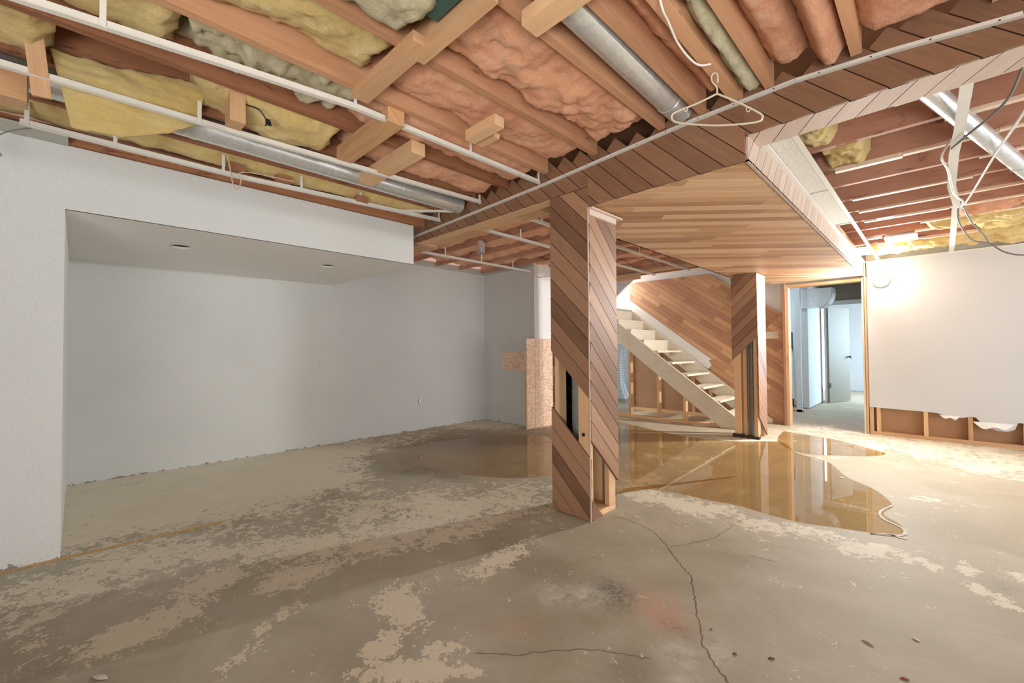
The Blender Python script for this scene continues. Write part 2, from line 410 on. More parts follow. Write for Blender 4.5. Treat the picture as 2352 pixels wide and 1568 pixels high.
def build_floor():
    x0, x1, y0, y1, st = -6.6, 3.2, -2.6, 15.4, .04
    nx, ny = int((x1-x0)/st)+1, int((y1-y0)/st)+1
    xs = np.linspace(x0, x1, nx); ys = np.linspace(y0, y1, ny)
    X, Y = np.meshgrid(xs, ys)
    V = np.stack([X, Y, np.zeros_like(X)], -1).reshape(-1, 3)
    i = np.arange(nx*ny).reshape(ny, nx)
    F = np.stack([i[:-1, :-1], i[:-1, 1:], i[1:, 1:], i[1:, :-1]], -1).reshape(-1, 4)
    me = bpy.data.meshes.new('floor'); me.vertices.add(len(V)); me.vertices.foreach_set('co', V.ravel())
    me.loops.add(F.size); me.loops.foreach_set('vertex_index', F.ravel())
    me.polygons.add(len(F)); me.polygons.foreach_set('loop_start', np.arange(0, F.size, 4)); me.update(calc_edges=True)
    for nm, a in zip(('paint', 'dark', 'pink', 'white', 'grey', 'warm'), floor_fields(X, Y)):
        at = me.attributes.new(nm, 'FLOAT', 'POINT'); at.data.foreach_set('value', a.astype(np.float32).ravel())
    m, nt, b = newmat('peeling_painted_concrete')
    geo = N(nt, 'ShaderNodeNewGeometry').outputs['Position']
    big = noise_(nt, geo, .8, 4, .55, .5); med = noise_(nt, geo, 3.2, 6, .6, .7); fine = noise_(nt, geo, 30, 5, .7)
    mott = math_(nt, 'ADD', math_(nt, 'MULTIPLY', big, .5), math_(nt, 'ADD', math_(nt, 'MULTIPLY', med, .38), math_(nt, 'MULTIPLY', fine, .12)))
    base = ramp(nt, mott, [(.32, sl(150, 144, 122)), (.5, sl(178, 173, 154)), (.66, sl(200, 197, 182))])
    base = mixc(nt, base, sl(204, 178, 138), math_(nt, 'MULTIPLY', attr(nt, 'warm'), .3))
    dk = math_(nt, 'MULTIPLY', attr(nt, 'dark'), ramp(nt, med, [(.3, (.6,)*3), (.6, (1,)*3)]))
    base = mixc(nt, base, sl(104, 86, 62), dk)
    gscr = ramp(nt, noise_(nt, geo, 22, 6, .75, 2.5), [(.42, (0, 0, 0)), (.56, (1, 1, 1))])
    base = mixc(nt, base, sl(92, 92, 88), math_(nt, 'MULTIPLY', math_(nt, 'MULTIPLY', attr(nt, 'grey'), gscr), .9))
    base = mixc(nt, base, sl(216, 150, 124), math_(nt, 'MULTIPLY', attr(nt, 'pink'), ramp(nt, noise_(nt, geo, 16, 6, .7, 1.5), [(.35, (.3,)*3), (.6, (.85,)*3)])))
    base = mixc(nt, base, sl(212, 212, 200), math_(nt, 'MULTIPLY', attr(nt, 'white'), ramp(nt, noise_(nt, geo, 11, 6, .7, .8), [(.36, (0, 0, 0)), (.58, (1, 1, 1))])))
    # flaking paint: noise against the coverage map
    fl = noise_(nt, geo, 17, 7, .62, .5); fl2 = noise_(nt, geo, 60, 4, .65, .4); fl3 = noise_(nt, geo, 4.5, 4, .55, .4)
    q = math_(nt, 'ADD', math_(nt, 'MULTIPLY', math_(nt, 'SUBTRACT', fl, .5), 3.6), math_(nt, 'MULTIPLY', math_(nt, 'SUBTRACT', fl2, .5), 2.8))
    q = math_(nt, 'ADD', q, math_(nt, 'MULTIPLY', math_(nt, 'SUBTRACT', fl3, .5), 2.6))
    q = math_(nt, 'ADD', q, attr(nt, 'paint'))
    mask = ramp(nt, math_(nt, 'ADD', math_(nt, 'MULTIPLY', q, .5), .5), [(.5, (0, 0, 0)), (.515, (1, 1, 1))])
    pc = ramp(nt, mott, [(.3, sl(212, 204, 178)), (.7, sl(234, 227, 208))])
    col = mixc(nt, base, pc, mask)
    nt.links.new(col, b.inputs['Base Color'])
    nt.links.new(ramp(nt, mott, [(.3, (.55,)*3), (.7, (.75,)*3)]), b.inputs['Roughness']); b.inputs['Specular IOR Level'].default_value = .3
    bump(nt, math_(nt, 'ADD', math_(nt, 'MULTIPLY', mask, 1.0), math_(nt, 'MULTIPLY', fine, .5)), .25, .0015, b)
    me.materials.append(m)
    o = bpy.data.objects.new('floor', me); COL.objects.link(o); tag(o, kind='structure'); return o
FLOOR = build_floor()

def ribbon(name, pts, w, mat, parent, z=.0012, jit=0., sub=1):
    """flat ribbon on the slab, width varies a little"""
    P = [Vector((p[0], p[1], z)) for p in pts]
    if sub > 1:
        Q = []
        for a, b in zip(P[:-1], P[1:]):
            for k in range(sub):
                p = a.lerp(b, k/sub)
                if k: p = p+Vector((random.uniform(-jit, jit), random.uniform(-jit, jit), 0))
                Q.append(p)
        P = Q+[P[-1]]
    mb = MB(); L = []; R = []
    for i, p in enumerate(P):
        d = (P[min(i+1, len(P)-1)]-P[max(i-1, 0)]).normalized(); n = Vector((-d.y, d.x, 0))
        ww = w*random.uniform(.6, 1.2)*(0.15 if i in (0, len(P)-1) else 1)
        L.append(p+n*ww/2); R.append(p-n*ww/2)
    for i in range(len(P)-1): mb.face([R[i], R[i+1], L[i+1], L[i]])
    return mb.build(name, mat, parent)

def at_floor(px, py):
    d = rr*((px-1176)/FPX)+dd*((py-784)/FPX)+fwd
    t = -EYE/d.z; return (d.x*t, d.y*t)
CRACKM = plain('crack_shadowed_gap', sl(120, 106, 84), .9)
RIMM = plain('mineral_crust', sl(222, 218, 206), .8, 0, None, .1, 30)
GLUE = plain('orange_adhesive', sl(212, 178, 124), .8, 0, (30, .3, .002), .12, 14)
for pts, w in [([(1535,1258),(1552,1280),(1565,1300),(1588,1322),(1594,1360),(1598,1395),(1606,1430),(1612,1480),(1640,1520),(1680,1575)], .006),
               ([(1536,1256),(1580,1250),(1640,1235),(1670,1215),(1700,1195),(1730,1190)], .004),
               ([(1500,1220),(1470,1205),(1430,1190),(1400,1185)], .004), ([(1500,1220),(1535,1258)], .004),
               ([(1090,1500),(1180,1505),(1260,1495),(1330,1490),(1420,1500),(1500,1515)], .004), ([(1720,1275),(1760,1285),(1785,1290)], .003)]:
    ribbon('crack', [at_floor(*p) for p in pts], w, CRACKM, FLOOR, .0006, .008, 6)
ribbon('adhesive_line', [(-3.62, -1.3), (-3.61, -.6), (-3.6, 0), (-3.58, .4), (-3.56, .75)], .05, GLUE, FLOOR, .0012, .004, 8)

# ------------------------------------------------------------------ puddles
def watermat():
    m = bpy.data.materials.new('shallow_water'); m.use_nodes = True; nt = m.node_tree; nt.nodes.clear()
    out = N(nt, 'ShaderNodeOutputMaterial'); t = N(nt, 'ShaderNodeBsdfTransparent'); g = N(nt, 'ShaderNodeBsdfGlossy')
    t.inputs[0].default_value = (.83, .71, .53, 1); g.inputs['Roughness'].default_value = .015
    fr = N(nt, 'ShaderNodeFresnel'); fr.inputs[0].default_value = 1.42
    mx = N(nt, 'ShaderNodeMixShader'); gb = N(nt, 'ShaderNodeNewGeometry'); nt.links.new(math_(nt, 'MULTIPLY', fr.outputs[0], math_(nt, 'SUBTRACT', 1.0, gb.outputs['Backfacing'])), mx.inputs[0]); nt.links.new(t.outputs[0], mx.inputs[1]); nt.links.new(g.outputs[0], mx.inputs[2])
    clear = N(nt, 'ShaderNodeBsdfTransparent')
    geo = N(nt, 'ShaderNodeNewGeometry').outputs['Position']
    n = noise_(nt, geo, 6, 6, .65, .4)
    edge = attr(nt, 'tone')
    dry = ramp(nt, math_(nt, 'ADD', n, edge), [(.66, (0, 0, 0)), (.70, (1, 1, 1))])
    m2 = N(nt, 'ShaderNodeMixShader'); nt.links.new(dry, m2.inputs[0]); nt.links.new(mx.outputs[0], m2.inputs[1]); nt.links.new(clear.outputs[0], m2.inputs[2])
    nt.links.new(m2.outputs[0], out.inputs[0]); return m
WATER = watermat()
def puddle(pix, label, dryness=.0):
    P = [Vector((*at_floor(*p), 0)) for p in pix]
    P = spline(P+[P[0]], 6)[:-1]
    c = sum(P, Vector())/len(P)
    mb = MB(); rings = 6
    for r in range(rings):
        a, b = r/rings, (r+1)/rings
        for i in range(len(P)):
            j = (i+1) % len(P)
            q = [c.lerp(P[i], a), c.lerp(P[i], b), c.lerp(P[j], b), c.lerp(P[j], a)]
            q = [Vector((p.x, p.y, .002)) for p in q]
            if r == 0: q = q[1:]
            mb.face(q, None, dryness)
    o = mb.build('puddle', WATER)
    if sum(f.normal.z*f.area for f in o.data.polygons) < 0: o.data.flip_normals()
    return tag(o, label, 'puddle')
PD1 = puddle([(1380,960),(1450,975),(1560,1000),(1680,1013),(1790,1015),(1830,1040),(1900,1060),(1945,1095),(2010,1125),(2050,1160),(2030,1180),(2068,1205),(2075,1225),(2000,1223),(1930,1213),(1840,1200),(1760,1180),(1690,1160),(1610,1145),(1540,1130),(1450,1120),(1380,1110)],
       'large shallow puddle on the concrete in front of the doorway and stairs')
puddle([(1800,990),(1860,1000),(1930,1012),(1990,1028),(2035,1042),(1990,1048),(1920,1046),(1850,1042),(1810,1030),(1785,1010)], 'narrow pointed puddle nearest the open doorway', .03)
puddle([(905,1040),(980,1020),(1080,1005),(1180,1000),(1262,1005),(1290,1060),(1262,1090),(1180,1098),(1080,1092),(980,1080),(920,1065)], 'thin brown puddle in front of the bare sheathing corner', .06)
ribbon('mineral_rim', spline([(*at_floor(*p), 0) for p in [(2052,1160),(2022,1175),(2030,1192),(2075,1215),(2070,1230),(2000,1226),(2040,1228),(2085,1240)]], 6), .02, RIMM, FLOOR, .0028)

# ------------------------------------------------------------------ walls (setting)
def struct(name, mb, mat): return tag(mb.build(name, mat), kind='structure')
XS = -3.63       # near wall and soffit front
XL = -5.52       # alcove back wall
YB = 4.92
def wall_left():
    # near return wall + soffit as one drywall shell
    mb = MB(); mb.box(XS-.1, -2.6, 0, XS, -.06, 2.41)
    mb.box(XL-.1, -.18, 0, XS-.1, -.06, 2.41)
    struct('wall_left_near', mb, WALL)
    struct('wall_left', MB().box(XL-.12, -.18, 0, XL, YB+.12, 2.55), WALL)
    # white boxed soffit over the alcove, two round cut-outs in its underside
    o = empty('drywall_soffit', ((XS+XL)/2, 1.1, 2.03), 'white boxed drywall soffit over the alcove with two round light cut-outs', 'soffit')
    MB().box(XS-.016, -.06, 2.03, XS, 2.31, 2.41).build('front_panel', WALL, o)
    MB().box(XL, 2.294, 2.046, XS-.016, 2.31, 2.41).build('end_panel', WALL, o)
    mb = MB(); holes = [(-4.305, .575, .075), (-4.29, 1.74, .075)]
    # underside built around the holes
    def ring(cx, cy, r, x0, x1, y0, y1, n=32):
        for k in range(n):
            a0, a1 = 2*math.pi*k/n, 2*math.pi*(k+1)/n
            def edge(a):
                c, s_ = math.cos(a), math.sin(a); t = min(((x1-cx)/c if c > 0 else (x0-cx)/c) if abs(c) > 1e-6 else 9, ((y1-cy)/s_ if s_ > 0 else (y0-cy)/s_) if abs(s_) > 1e-6 else 9)
                return (cx+c*t, cy+s_*t)
            e0, e1 = edge(a0), edge(a1)
            i0, i1 = (cx+r*math.cos(a0), cy+r*math.sin(a0)), (cx+r*math.cos(a1), cy+r*math.sin(a1))
            pts = [(*i0, 2.03), (*e0, 2.03)]
            # include box corner when the edge turns
            if abs(e0[0]-e1[0]) > 1e-4 and abs(e0[1]-e1[1]) > 1e-4:
                cxn = x1 if math.cos((a0+a1)/2) > 0 else x0; cyn = y1 if math.sin((a0+a1)/2) > 0 else y0
                pts.append((cxn, cyn, 2.03))
            pts += [(*e1, 2.03), (*i1, 2.03)]
            mb.face(pts[::-1]); mb.face([(p[0], p[1], 2.046) for p in pts])
            mb.face([(*i0, 2.03), (*i1, 2.03), (*i1, 2.046), (*i0, 2.046)])
    ring(*holes[0], XL, XS, -.06, 1.15); ring(*holes[1], XL, XS, 1.15, 2.31)
    mb.build('underside_panel', SOFB, o)
    for cx, cy, r in holes:
        MB().tube([(cx, cy, 2.05), (cx, cy, 2.2)], r*.98, 24).build('light_cutout', HOLE, o)
wall_left()
# back wall with corner, brighter return
struct('wall_back', MB().box(XL, YB, 0, -4.37, YB+.1, 2.55), WALL)
struct('wall_return', MB().box(-4.49, YB+.1, 0, -4.37, 6.7, 2.55), WALLW)
struct('trim_1', MB().box(XL, YB-.012, 2.47, -4.37, YB, 2.56), GREYD)
struct('trim_2', MB().box(XL, 2.31, 2.47, XL+.012, YB-.012, 2.56), GREYD)
# lamp wall / door wall
YR = 7.62
def ragged():
    pts = [(-.655, .372), (-.11, .357), (.0, .352), (.05, .33), (.12, .30), (.155, .272), (.19, .31), (.24, .32), (.29, .335), (.33, .33), (.36, .285), (.42, .225), (.5, .19), (.58, .19), (.635, .22), (.66, .3), (.70, .30), (.75, .25), (.9, .27), (1.3, .3), (3.2, .3), (3.2, 2.355), (-.655, 2.355)]
    mb = MB(); mb.prism([(x, YR, z) for x, z in pts], (0, -1, 0), .014); return mb
w = struct('wall_right', ragged(), drywall('lamp_wall_board', sl(204, 206, 208), .02, .0004))
struct('wall_right_backing', MB().box(-.66, YR+.09, 0, 3.2, YR+.11, 2.5, 'z'), HARDB)
fr = empty('exposed_stud_frame', (1.2, YR+.04, 0), 'bare timber wall frame showing below the torn wallboard right of doorway', 'wall framing')
MB().box(-.655, YR, 0, 3.2, YR+.089, .045, 'x').build('bottom_plate', STUD, fr)
for x in (-.655, -.585, -.125, .265, .70, 1.1, 1.5, 1.9, 2.4): MB().box(x, YR, .045, x+.04, YR+.089, 2.36, 'z').build('stud', STUD, fr)
# drywall ledge above
struct('trim_3', MB().box(-.66, YR+.0, 2.36, 3.2, YR+.1, 2.5), GREYD)
struct('trim_4', MB().box(-.66, YR-.03, 2.345, 3.2, YR-.014, 2.365), WHITE)
# torn paper flap
def flap(x0, x1, z0, dz, name):
    mb = MB(); n = 10
    for i in range(n):
        a, b = i/n, (i+1)/n
        f = lambda t: dz*math.sin(math.pi*t)*(.7+.3*math.sin(9*t))
        p = lambda t, k: (x0+(x1-x0)*t, YR-.016-.03*k*math.sin(math.pi*t), z0-f(t)*k)
        mb.face([p(a, 0), p(b, 0), p(b, 1), p(a, 1)]); 
    return mb.build(name, WALLW, w)
flap(.02, .2, .33, .06, 'torn_paper'); flap(.3, .64, .28, .12, 'torn_paper')

# planked wall behind stairs, plaster behind it
YP = 7.76
struct('wall_stair', MB().box(-4.35, YP+.02, 0, -1.62, YP+.11, 2.75), WALLW)
panel = empty('plank_wall_panel', (-3.0, YP, 1.2), 'diagonal multi-tone hardwood plank panelling on the wall beside the stairs', 'wall panelling')
mb = MB()
reg = [(-4.33, 2.15), (-4.33, 2.50), (-2.80, 2.485), (-1.62, 1.66), (-1.62, .0), (-1.78, .0), (-2.78, .83), (-2.86, 1.02)]
# convex pieces
regs = [[(-4.33, 2.16), (-4.33, 2.50), (-2.80, 2.485), (-2.80, 1.03)], [(-2.80, 2.485), (-1.62, 1.66), (-1.62, 0.0), (-1.9, 0.0), (-2.80, .70)]]
random.seed(21)
tn = {}
def ptone(k):
    tn.setdefault(k, random.random()); return tn[k]
ang = -math.atan2(.765, 1)
for rg in regs: clad(mb, (0, YP, 0), (1, 0, 0), (0, 0, 1), (0, -1, 0), rg, ang+.05, .082, .012, .002, 0, (), None, None, .9)
mb.build('planks', [PANEL, GROOVE], panel)
MB().prism([(-2.83, YP-.012, 1.04), (-2.77, YP-.012, 1.005), (-2.815, YP-.012, .975), (-2.775, YP-.012, .90), (-2.83, YP-.012, .83), (-3.0, YP-.012, .93), (-4.33, YP-.012, 1.97), (-4.33, YP-.012, 2.16)], (0, -1, 0), .006).build('painted_strip', WALLW, panel)

# door frame
d1 = empty('door_frame', (-1.15, YR+.05, 0), 'bare timber door lining around the opening to the blue-lit utility room', 'door frame')
MB().box(-1.625, YR-.01, 0, -1.59, YR+.15, 2.15, 'z').build('jamb', STUD, d1)
MB().box(-.715, YR-.01, 0, -.69, YR+.15, 2.15, 'z').build('jamb', CREAM, d1)
MB().box(-1.59, YR-.01, 2.105, -.72, YR+.15, 2.145, 'x').build('head', STUD, d1)
MB().box(-1.66, YR-.028, 0, -1.625, YR-.01, 2.17, 'z').build('casing', CEDAR, d1)
MB().box(-1.595, YR-.02, 1.02, -1.585, YR+.03, 1.08).build('strike_plate', WHITE, d1)
struct('trim_5', MB().box(-.685, YR-.02, 0, -.665, YR+.09, 2.35, 'z'), STUD)
ISL = plain('torn_board_edge', sl(150, 122, 98), .9, 0, (60, 1, .01), .5, 60)
struct('trim_6', MB().box(-.667, YR-.012, .36, -.652, YR+.02, 2.15), ISL)
struct('wall_beside_door', MB().box(-1.62, YR+.09, 2.15, -.66, YR+.13, 2.75), WALLW)
sw = empty('switch_plate', (-1.84, YP-.02, 1.39), 'cream three-gang switch plate on the plank wall left of doorway', 'light switch')
swp = MB().box(-1.93, YP-.022, 1.335, -1.75, YP-.012, 1.445).build('plate', CREAM, sw)
for x in (-1.895, -1.84, -1.785): MB().box(x-.006, YP-.034, 1.378, x+.006, YP-.022, 1.402).build('toggle', CREAM, swp)

# enclosure behind and beside the viewpoint, and subfloor above
struct('wall_light_block', MB().box(3.3, -2.7, 0, 3.4, 1.6, 2.72), WALL)  # unseen partial wall, added to keep side light off the near wall
struct('wall_rear', MB().box(-3.73, -2.7, 0, 3.3, -2.6, 2.72), WALL)
struct('ceiling', MB().box(-6.7, -2.7, 2.735, 3.3, 15.5, 2.78, 'x'), SUBF)

# ------------------------------------------------------------------ wall fittings
def plate(loc, label, kind):
    o = empty('outlet_cover' if kind != 'hole' else 'outlet_cutout', loc, label, 'outlet')
    x, y, z = loc
    if kind == 'duplex':
        cv = MB().box(x, y-.036, z-.058, x+.006, y+.036, z+.058).build('cover', WALL, o)
        for dz in (-.022, .022):
            for dy in (-.008, .008): MB().box(x+.006, y+dy-.0015, z+dz-.007, x+.0068, y+dy+.0015, z+dz+.007).build('slot', HOLE, cv)
    elif kind == 'patch':
        MB().box(x, y-.055, z-.055, x+.005, y+.055, z+.055).build('cover', WALL, o)
        for dy in (-.02, .02): MB().tube([(x+.005, y+dy, z), (x+.0058, y+dy, z)], .009, 12).build('plug_hole', GREYD, o)
    else:
        mb = MB(); 
        mb.tube([(x, y, z), (x+.003, y, z)], .001, 3)
        MB().box(x-.002, y-.012, z-.045, x+.004, y+.028, z+.045).build('cover', WALLW, o)
        pts = [(x+.004, y-.012+.02*(1-math.sin(math.pi*k/10)), z-.048+.0096*k) for k in range(11)]
        walk(MB(), pts, .003, .008).build('rim', HOLE, o)
plate((XL, 2.15, 1.01), 'painted-over duplex outlet cover low on the alcove wall', 'duplex')
plate((XL, 2.47, 1.42), 'painted-over square outlet cover high on the alcove wall', 'patch')
plate((XL, 3.6, .416), 'small round-cornered outlet cut-out with dark rim near the floor on left wall', 'hole')

lampo = empty('wall_lamp', (-.505, YR-.014, 2.08), 'lit round flush lamp on the white wall right of the doorway', 'lamp')
yl = YR-.014
MB().tube([(-.505, yl, 2.08), (-.505, yl-.02, 2.08), (-.505, yl-.03, 2.08)], [.095, .095, .088], 40).build('base_ring', GREYD, lampo)
MB().tube([(-.505, yl-.03, 2.08), (-.505, yl-.06, 2.08), (-.505, yl-.085, 2.08), (-.505, yl-.095, 2.08)], [.075, .075, .06, .03], 40).build('lens', LAMPM, lampo)
light('wall_lamp_glow', 'POINT', (-.505, yl-.14, 2.08), 3, (1, .98, .95), .04)
light('wall_lamp_beam', 'AREA', (-.505, yl-.11, 2.08), 80, (1, .985, .96), .09, aim=(-2.4, 2, 1.2))

# bare sheathing at the corner
os_ = empty('sheathing_board', (-4.36, 5.0, 0), 'bare speckled strand board exposed in a stepped shape at the back corner', 'sheathing')
MB().box(-4.3695, 4.72, 0.0, -4.35, 5.6, 1.355).build('upright_piece', OSB, os_)
MB().box(-5.08, YB-.014, .86, -4.5, YB-.002, 1.15).build('side_arm', OSB, os_)
MB().box(-4.5, YB-.014, .86, -4.372, YB-.002, 1.355).build('side_arm', OSB, os_)
MB().box(-4.3695, 4.7, 0.0, -4.35, 4.72, .86).build('edge_strip', STUD, os_)
for y in (4.9, 5.08): MB().box(-4.351, y, 0, -4.3492, y+.006, 1.355).build('marking_line', GREYP, os_)

# ------------------------------------------------------------------ near column
random.seed(5)
BW = .0965
D45 = math.radians(45)
def tones(lo=.2, hi=.8):
    return lambda k: random.uniform(lo, hi)
c1 = empty('clad_column', (-1.87, 2.66, 0), 'near square column clad in diagonal cedar boards, lower boards missing', 'column')
clad(mb := MB(), (0, 2.496, 0), (1, 0, 0), (0, 0, 1), (0, -1, 0), [(-2.04, .012), (-1.7, .0), (-1.7, 2.31), (-2.04, 2.31)], -D45, BW, off=.06, skip=(-10, -9, -8))
mb.build('front_cladding', [CEDAR, GROOVE], c1)
clad(mb := MB(), (-1.716, 0, 0), (0, 1, 0), (0, 0, 1), (1, 0, 0), [(2.4965, 0), (2.845, 0), (2.845, 2.17), (2.4965, 2.17)], -D45, BW, off=3.216, skip=(-14, -13, -12))
mb.build('side_cladding', [CEDAR, GROOVE], c1)
clad(mb := MB(), (-2.024, 0, 0), (0, 1, 0), (0, 0, 1), (-1, 0, 0), [(2.4965, 0), (2.845, 0), (2.845, 2.17), (2.4965, 2.17)], -D45, BW, off=3.19, skip=(-14,))
mb.build('side_cladding', [CEDAR, GROOVE], c1)
clad(mb := MB(), (0, 2.829, 0), (1, 0, 0), (0, 0, 1), (0, 1, 0), [(-2.023, 0), (-1.717, 0), (-1.717, 2.17), (-2.023, 2.17)], D45, BW, off=.02)
mb.build('rear_cladding', [CEDAR, GROOVE], c1)
for b in [(-2.022, 2.498, .04, -1.984, 2.586, 2.3), (-1.81, 2.498, .04, -1.718, 2.536, 2.3), (-1.756, 2.74, .04, -1.718, 2.827, 2.17), (-2.022, 2.74, .04, -1.984, 2.827, 2.17), (-1.90, 2.789, .04, -1.81, 2.827, 2.17)]:
    MB().box(*b, 'z').build('stud', STUD, c1)
MB().box(-2.022, 2.498, 0, -1.718, 2.827, .038, 'x').build('bottom_plate', STUD, c1)
MB().tube([(-1.932, 2.66, .038), (-1.932, 2.66, 2.3)], .045, 24).build('steel_post', GREYP, c1)
mb = MB(); mb.box(-1.70, 2.47, 2.11, -1.678, 2.815, 2.15, 'y', .9); mb.box(-1.70, 2.47, 2.15, -1.655, 2.87, 2.163, 'y', .85)
mb.build('cap_moulding', CEDARL, c1)
MB().tube([(-1.765, 2.496, .585), (-1.765, 2.488, .585)], .012, 12).build('bolt_head', HINGE, c1)
MB().box(-1.704, 2.476, 0, -1.696, 2.482, 2.17, 'z', .6).build('corner_bead', CEDARL, c1)

# far column
c2 = empty('clad_column', (-1.8, 6.39, 0), 'far square column beside the stair foot, steel post exposed in its open base', 'column')
regf = [(-1.955, 1.025), (-1.64, 1.34), (-1.64, 2.165), (-1.955, 2.165)]
clad(mb := MB(), (0, 6.216, 0), (1, 0, 0), (0, 0, 1), (0, -1, 0), regf, D45, BW, off=2.1072)
mb.build('front_cladding', [CEDAR, GROOVE], c2)
clad(mb := MB(), (-1.656, 0, 0), (0, 1, 0), (0, 0, 1), (1, 0, 0), [(6.2165, .30), (6.58, .01), (6.58, 2.165), (6.2165, 2.165)], -D45, BW, off=4.2)
mb.build('side_cladding', [CEDAR, GROOVE], c2)
clad(mb := MB(), (-1.939, 0, 0), (0, 1, 0), (0, 0, 1), (-1, 0, 0), [(6.2165, 1.2), (6.58, 1.2), (6.58, 2.165), (6.2165, 2.165)], -D45, BW, off=4.2)
mb.build('side_cladding', [CEDAR, GROOVE], c2)
for b in [(-1.937, 6.218, .0, -1.862, 6.256, 2.16), (-1.84, 6.27, .0, -1.80, 6.36, 2.16), (-1.70, 6.218, .0, -1.658, 6.30, 2.16), (-1.70, 6.5, .0, -1.658, 6.578, 2.16), (-1.937, 6.5, 0, -1.862, 6.54, 2.16)]:
    MB().box(*b, 'z').build('stud', STUD, c2)
MB().tube([(-1.755, 6.35, 0), (-1.755, 6.35, 2.16)], .04, 20).build('steel_post', GREYP, c2)
MOLD = plain('mouldy_wood', sl(62, 50, 42), .9, 0, (60, .8, .005), .4, 40)
mb = MB(); mb.box(-1.96, 6.19, .0, -1.83, 6.262, .045); mb.box(-1.80, 6.19, 0, -1.64, 6.262, .03); mb.build('rotted_foot', MOLD, c2)

# ------------------------------------------------------------------ dropped beam and boxed stair ceiling
bm = empty('clad_beam', (-1.2, 2.55, 2.31), 'long dropped beam faced with dark diagonal cedar boards with ragged upper ends', 'beam')
def jag(zt):
    def f(lo, hi, d, n):
        c = (lo+hi)/2; z = zt+random.uniform(-.025, .03); x = (c-n[1]*z)/n[0]; return x*d[0]+z*d[1]
    return f
clad(mb := MB(), (0, 2.496, 0), (1, 0, 0), (0, 0, 1), (0, -1, 0), [(-3.9, 2.315), (-1.7, 2.315), (-1.7, 2.7), (-3.9, 2.7)], -D45, BW, off=.0065, jag=jag(2.54), tones=tones(.15, .6))  # low tone range puts the shade on the beam front into the colour
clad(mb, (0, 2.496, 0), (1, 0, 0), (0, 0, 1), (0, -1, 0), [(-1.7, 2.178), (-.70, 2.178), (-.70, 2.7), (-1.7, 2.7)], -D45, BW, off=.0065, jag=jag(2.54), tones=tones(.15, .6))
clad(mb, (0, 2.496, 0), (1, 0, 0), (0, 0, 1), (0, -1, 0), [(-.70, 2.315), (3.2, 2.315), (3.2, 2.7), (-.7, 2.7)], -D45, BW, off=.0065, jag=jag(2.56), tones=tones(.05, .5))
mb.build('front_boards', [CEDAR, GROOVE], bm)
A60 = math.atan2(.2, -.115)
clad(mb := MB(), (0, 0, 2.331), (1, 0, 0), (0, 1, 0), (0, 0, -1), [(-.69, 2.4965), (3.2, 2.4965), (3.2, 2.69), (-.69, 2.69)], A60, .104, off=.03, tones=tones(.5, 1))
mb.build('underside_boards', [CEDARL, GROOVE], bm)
MB().box(-3.9, 2.50, 2.335, 3.2, 2.545, 2.5, 'x', .3).build('beam_timber', JOISTL, bm)
MB().box(-3.88, 2.50, 2.31, -2.045, 2.60, 2.334, 'x', .8).build('ledger', STUD, bm)
mb = MB(); x = -4.4
for k, (x0, x1) in enumerate([(-4.35, -3.95), (-3.93, -3.55), (-3.5, -3.1), (-3.06, -2.62), (-2.58, -2.3)]):
    mb.box(x0, 2.62, 2.335+.02*(k % 2), x1, 2.82, 2.5, 'x')
mb.build('blocking', STUD, bm)
# white nailing angle running across the beam
ap = [(-3.907, 2.381), (-2.9, 2.41), (-2.119, 2.435), (-1.5, 2.468), (-1.003, 2.493), (-.47, 2.501), (-.1, 2.47), (.258, 2.425), (1.0, 2.40), (3.1, 2.38)]
nb = empty('wall_angle_strip', (-1.2, 2.47, 2.44), 'long thin white metal angle strip nailed across the face of the cedar beam', 'ceiling trim')
mb = MB()
for (xa, za), (xb, zb) in zip(ap[:-1], ap[1:]):
    L = Vector((xb-xa, 0, zb-za)); l = L.length; L.normalize(); U = Vector((0, -1, 0)).cross(L); 
    if U.z < 0: U = -U
    mb.obox((xa, 2.4785, za-.012), L, (0, -1, 0), U, l, .002, .024, .5)
    mb.obox((xa, 2.4785, za-.014), L, (0, -1, 0), U, l, .022, .002, .5)
mb.build('angle', WHITE, nb)
for i in range(22):
    x = -3.6+i*.19; z = np.interp(x, [a[0] for a in ap], [a[1] for a in ap])
    MB().tube([(x, 2.4765, z), (x, 2.4745, z)], .0035, 8).build('nail_head', HINGE, nb)

bx = empty('boxed_ceiling', (-1.36, 5.0, 2.175), 'dropped ceiling box lined with honey cedar planks, leading from beam to doorway', 'ceiling box')
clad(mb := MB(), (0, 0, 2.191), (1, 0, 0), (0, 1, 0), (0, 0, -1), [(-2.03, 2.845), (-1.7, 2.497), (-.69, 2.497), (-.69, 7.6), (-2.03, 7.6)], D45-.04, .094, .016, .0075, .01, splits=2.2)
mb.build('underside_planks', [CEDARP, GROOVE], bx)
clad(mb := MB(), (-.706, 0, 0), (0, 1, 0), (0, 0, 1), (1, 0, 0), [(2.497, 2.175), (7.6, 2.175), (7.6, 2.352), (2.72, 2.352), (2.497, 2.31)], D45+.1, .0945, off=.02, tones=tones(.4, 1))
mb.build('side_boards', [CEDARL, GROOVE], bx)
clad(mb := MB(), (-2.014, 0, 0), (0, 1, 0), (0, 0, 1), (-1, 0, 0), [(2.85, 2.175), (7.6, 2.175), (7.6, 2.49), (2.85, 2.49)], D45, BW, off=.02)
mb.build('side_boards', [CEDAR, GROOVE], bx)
MB().box(-.72, 2.55, 2.2, -.708, 7.6, 2.49, 'y').build('side_timber', STUD, bx)
MB().box(-.6895, 2.75, 2.345, -.662, 7.6, 2.358, 'y', .5).build('edge_angle', WHITE, bx)
MB().box(-.7, 2.497, 2.17, -.685, 7.6, 2.175, 'y', .5).build('corner_bead', CEDARL, bx)

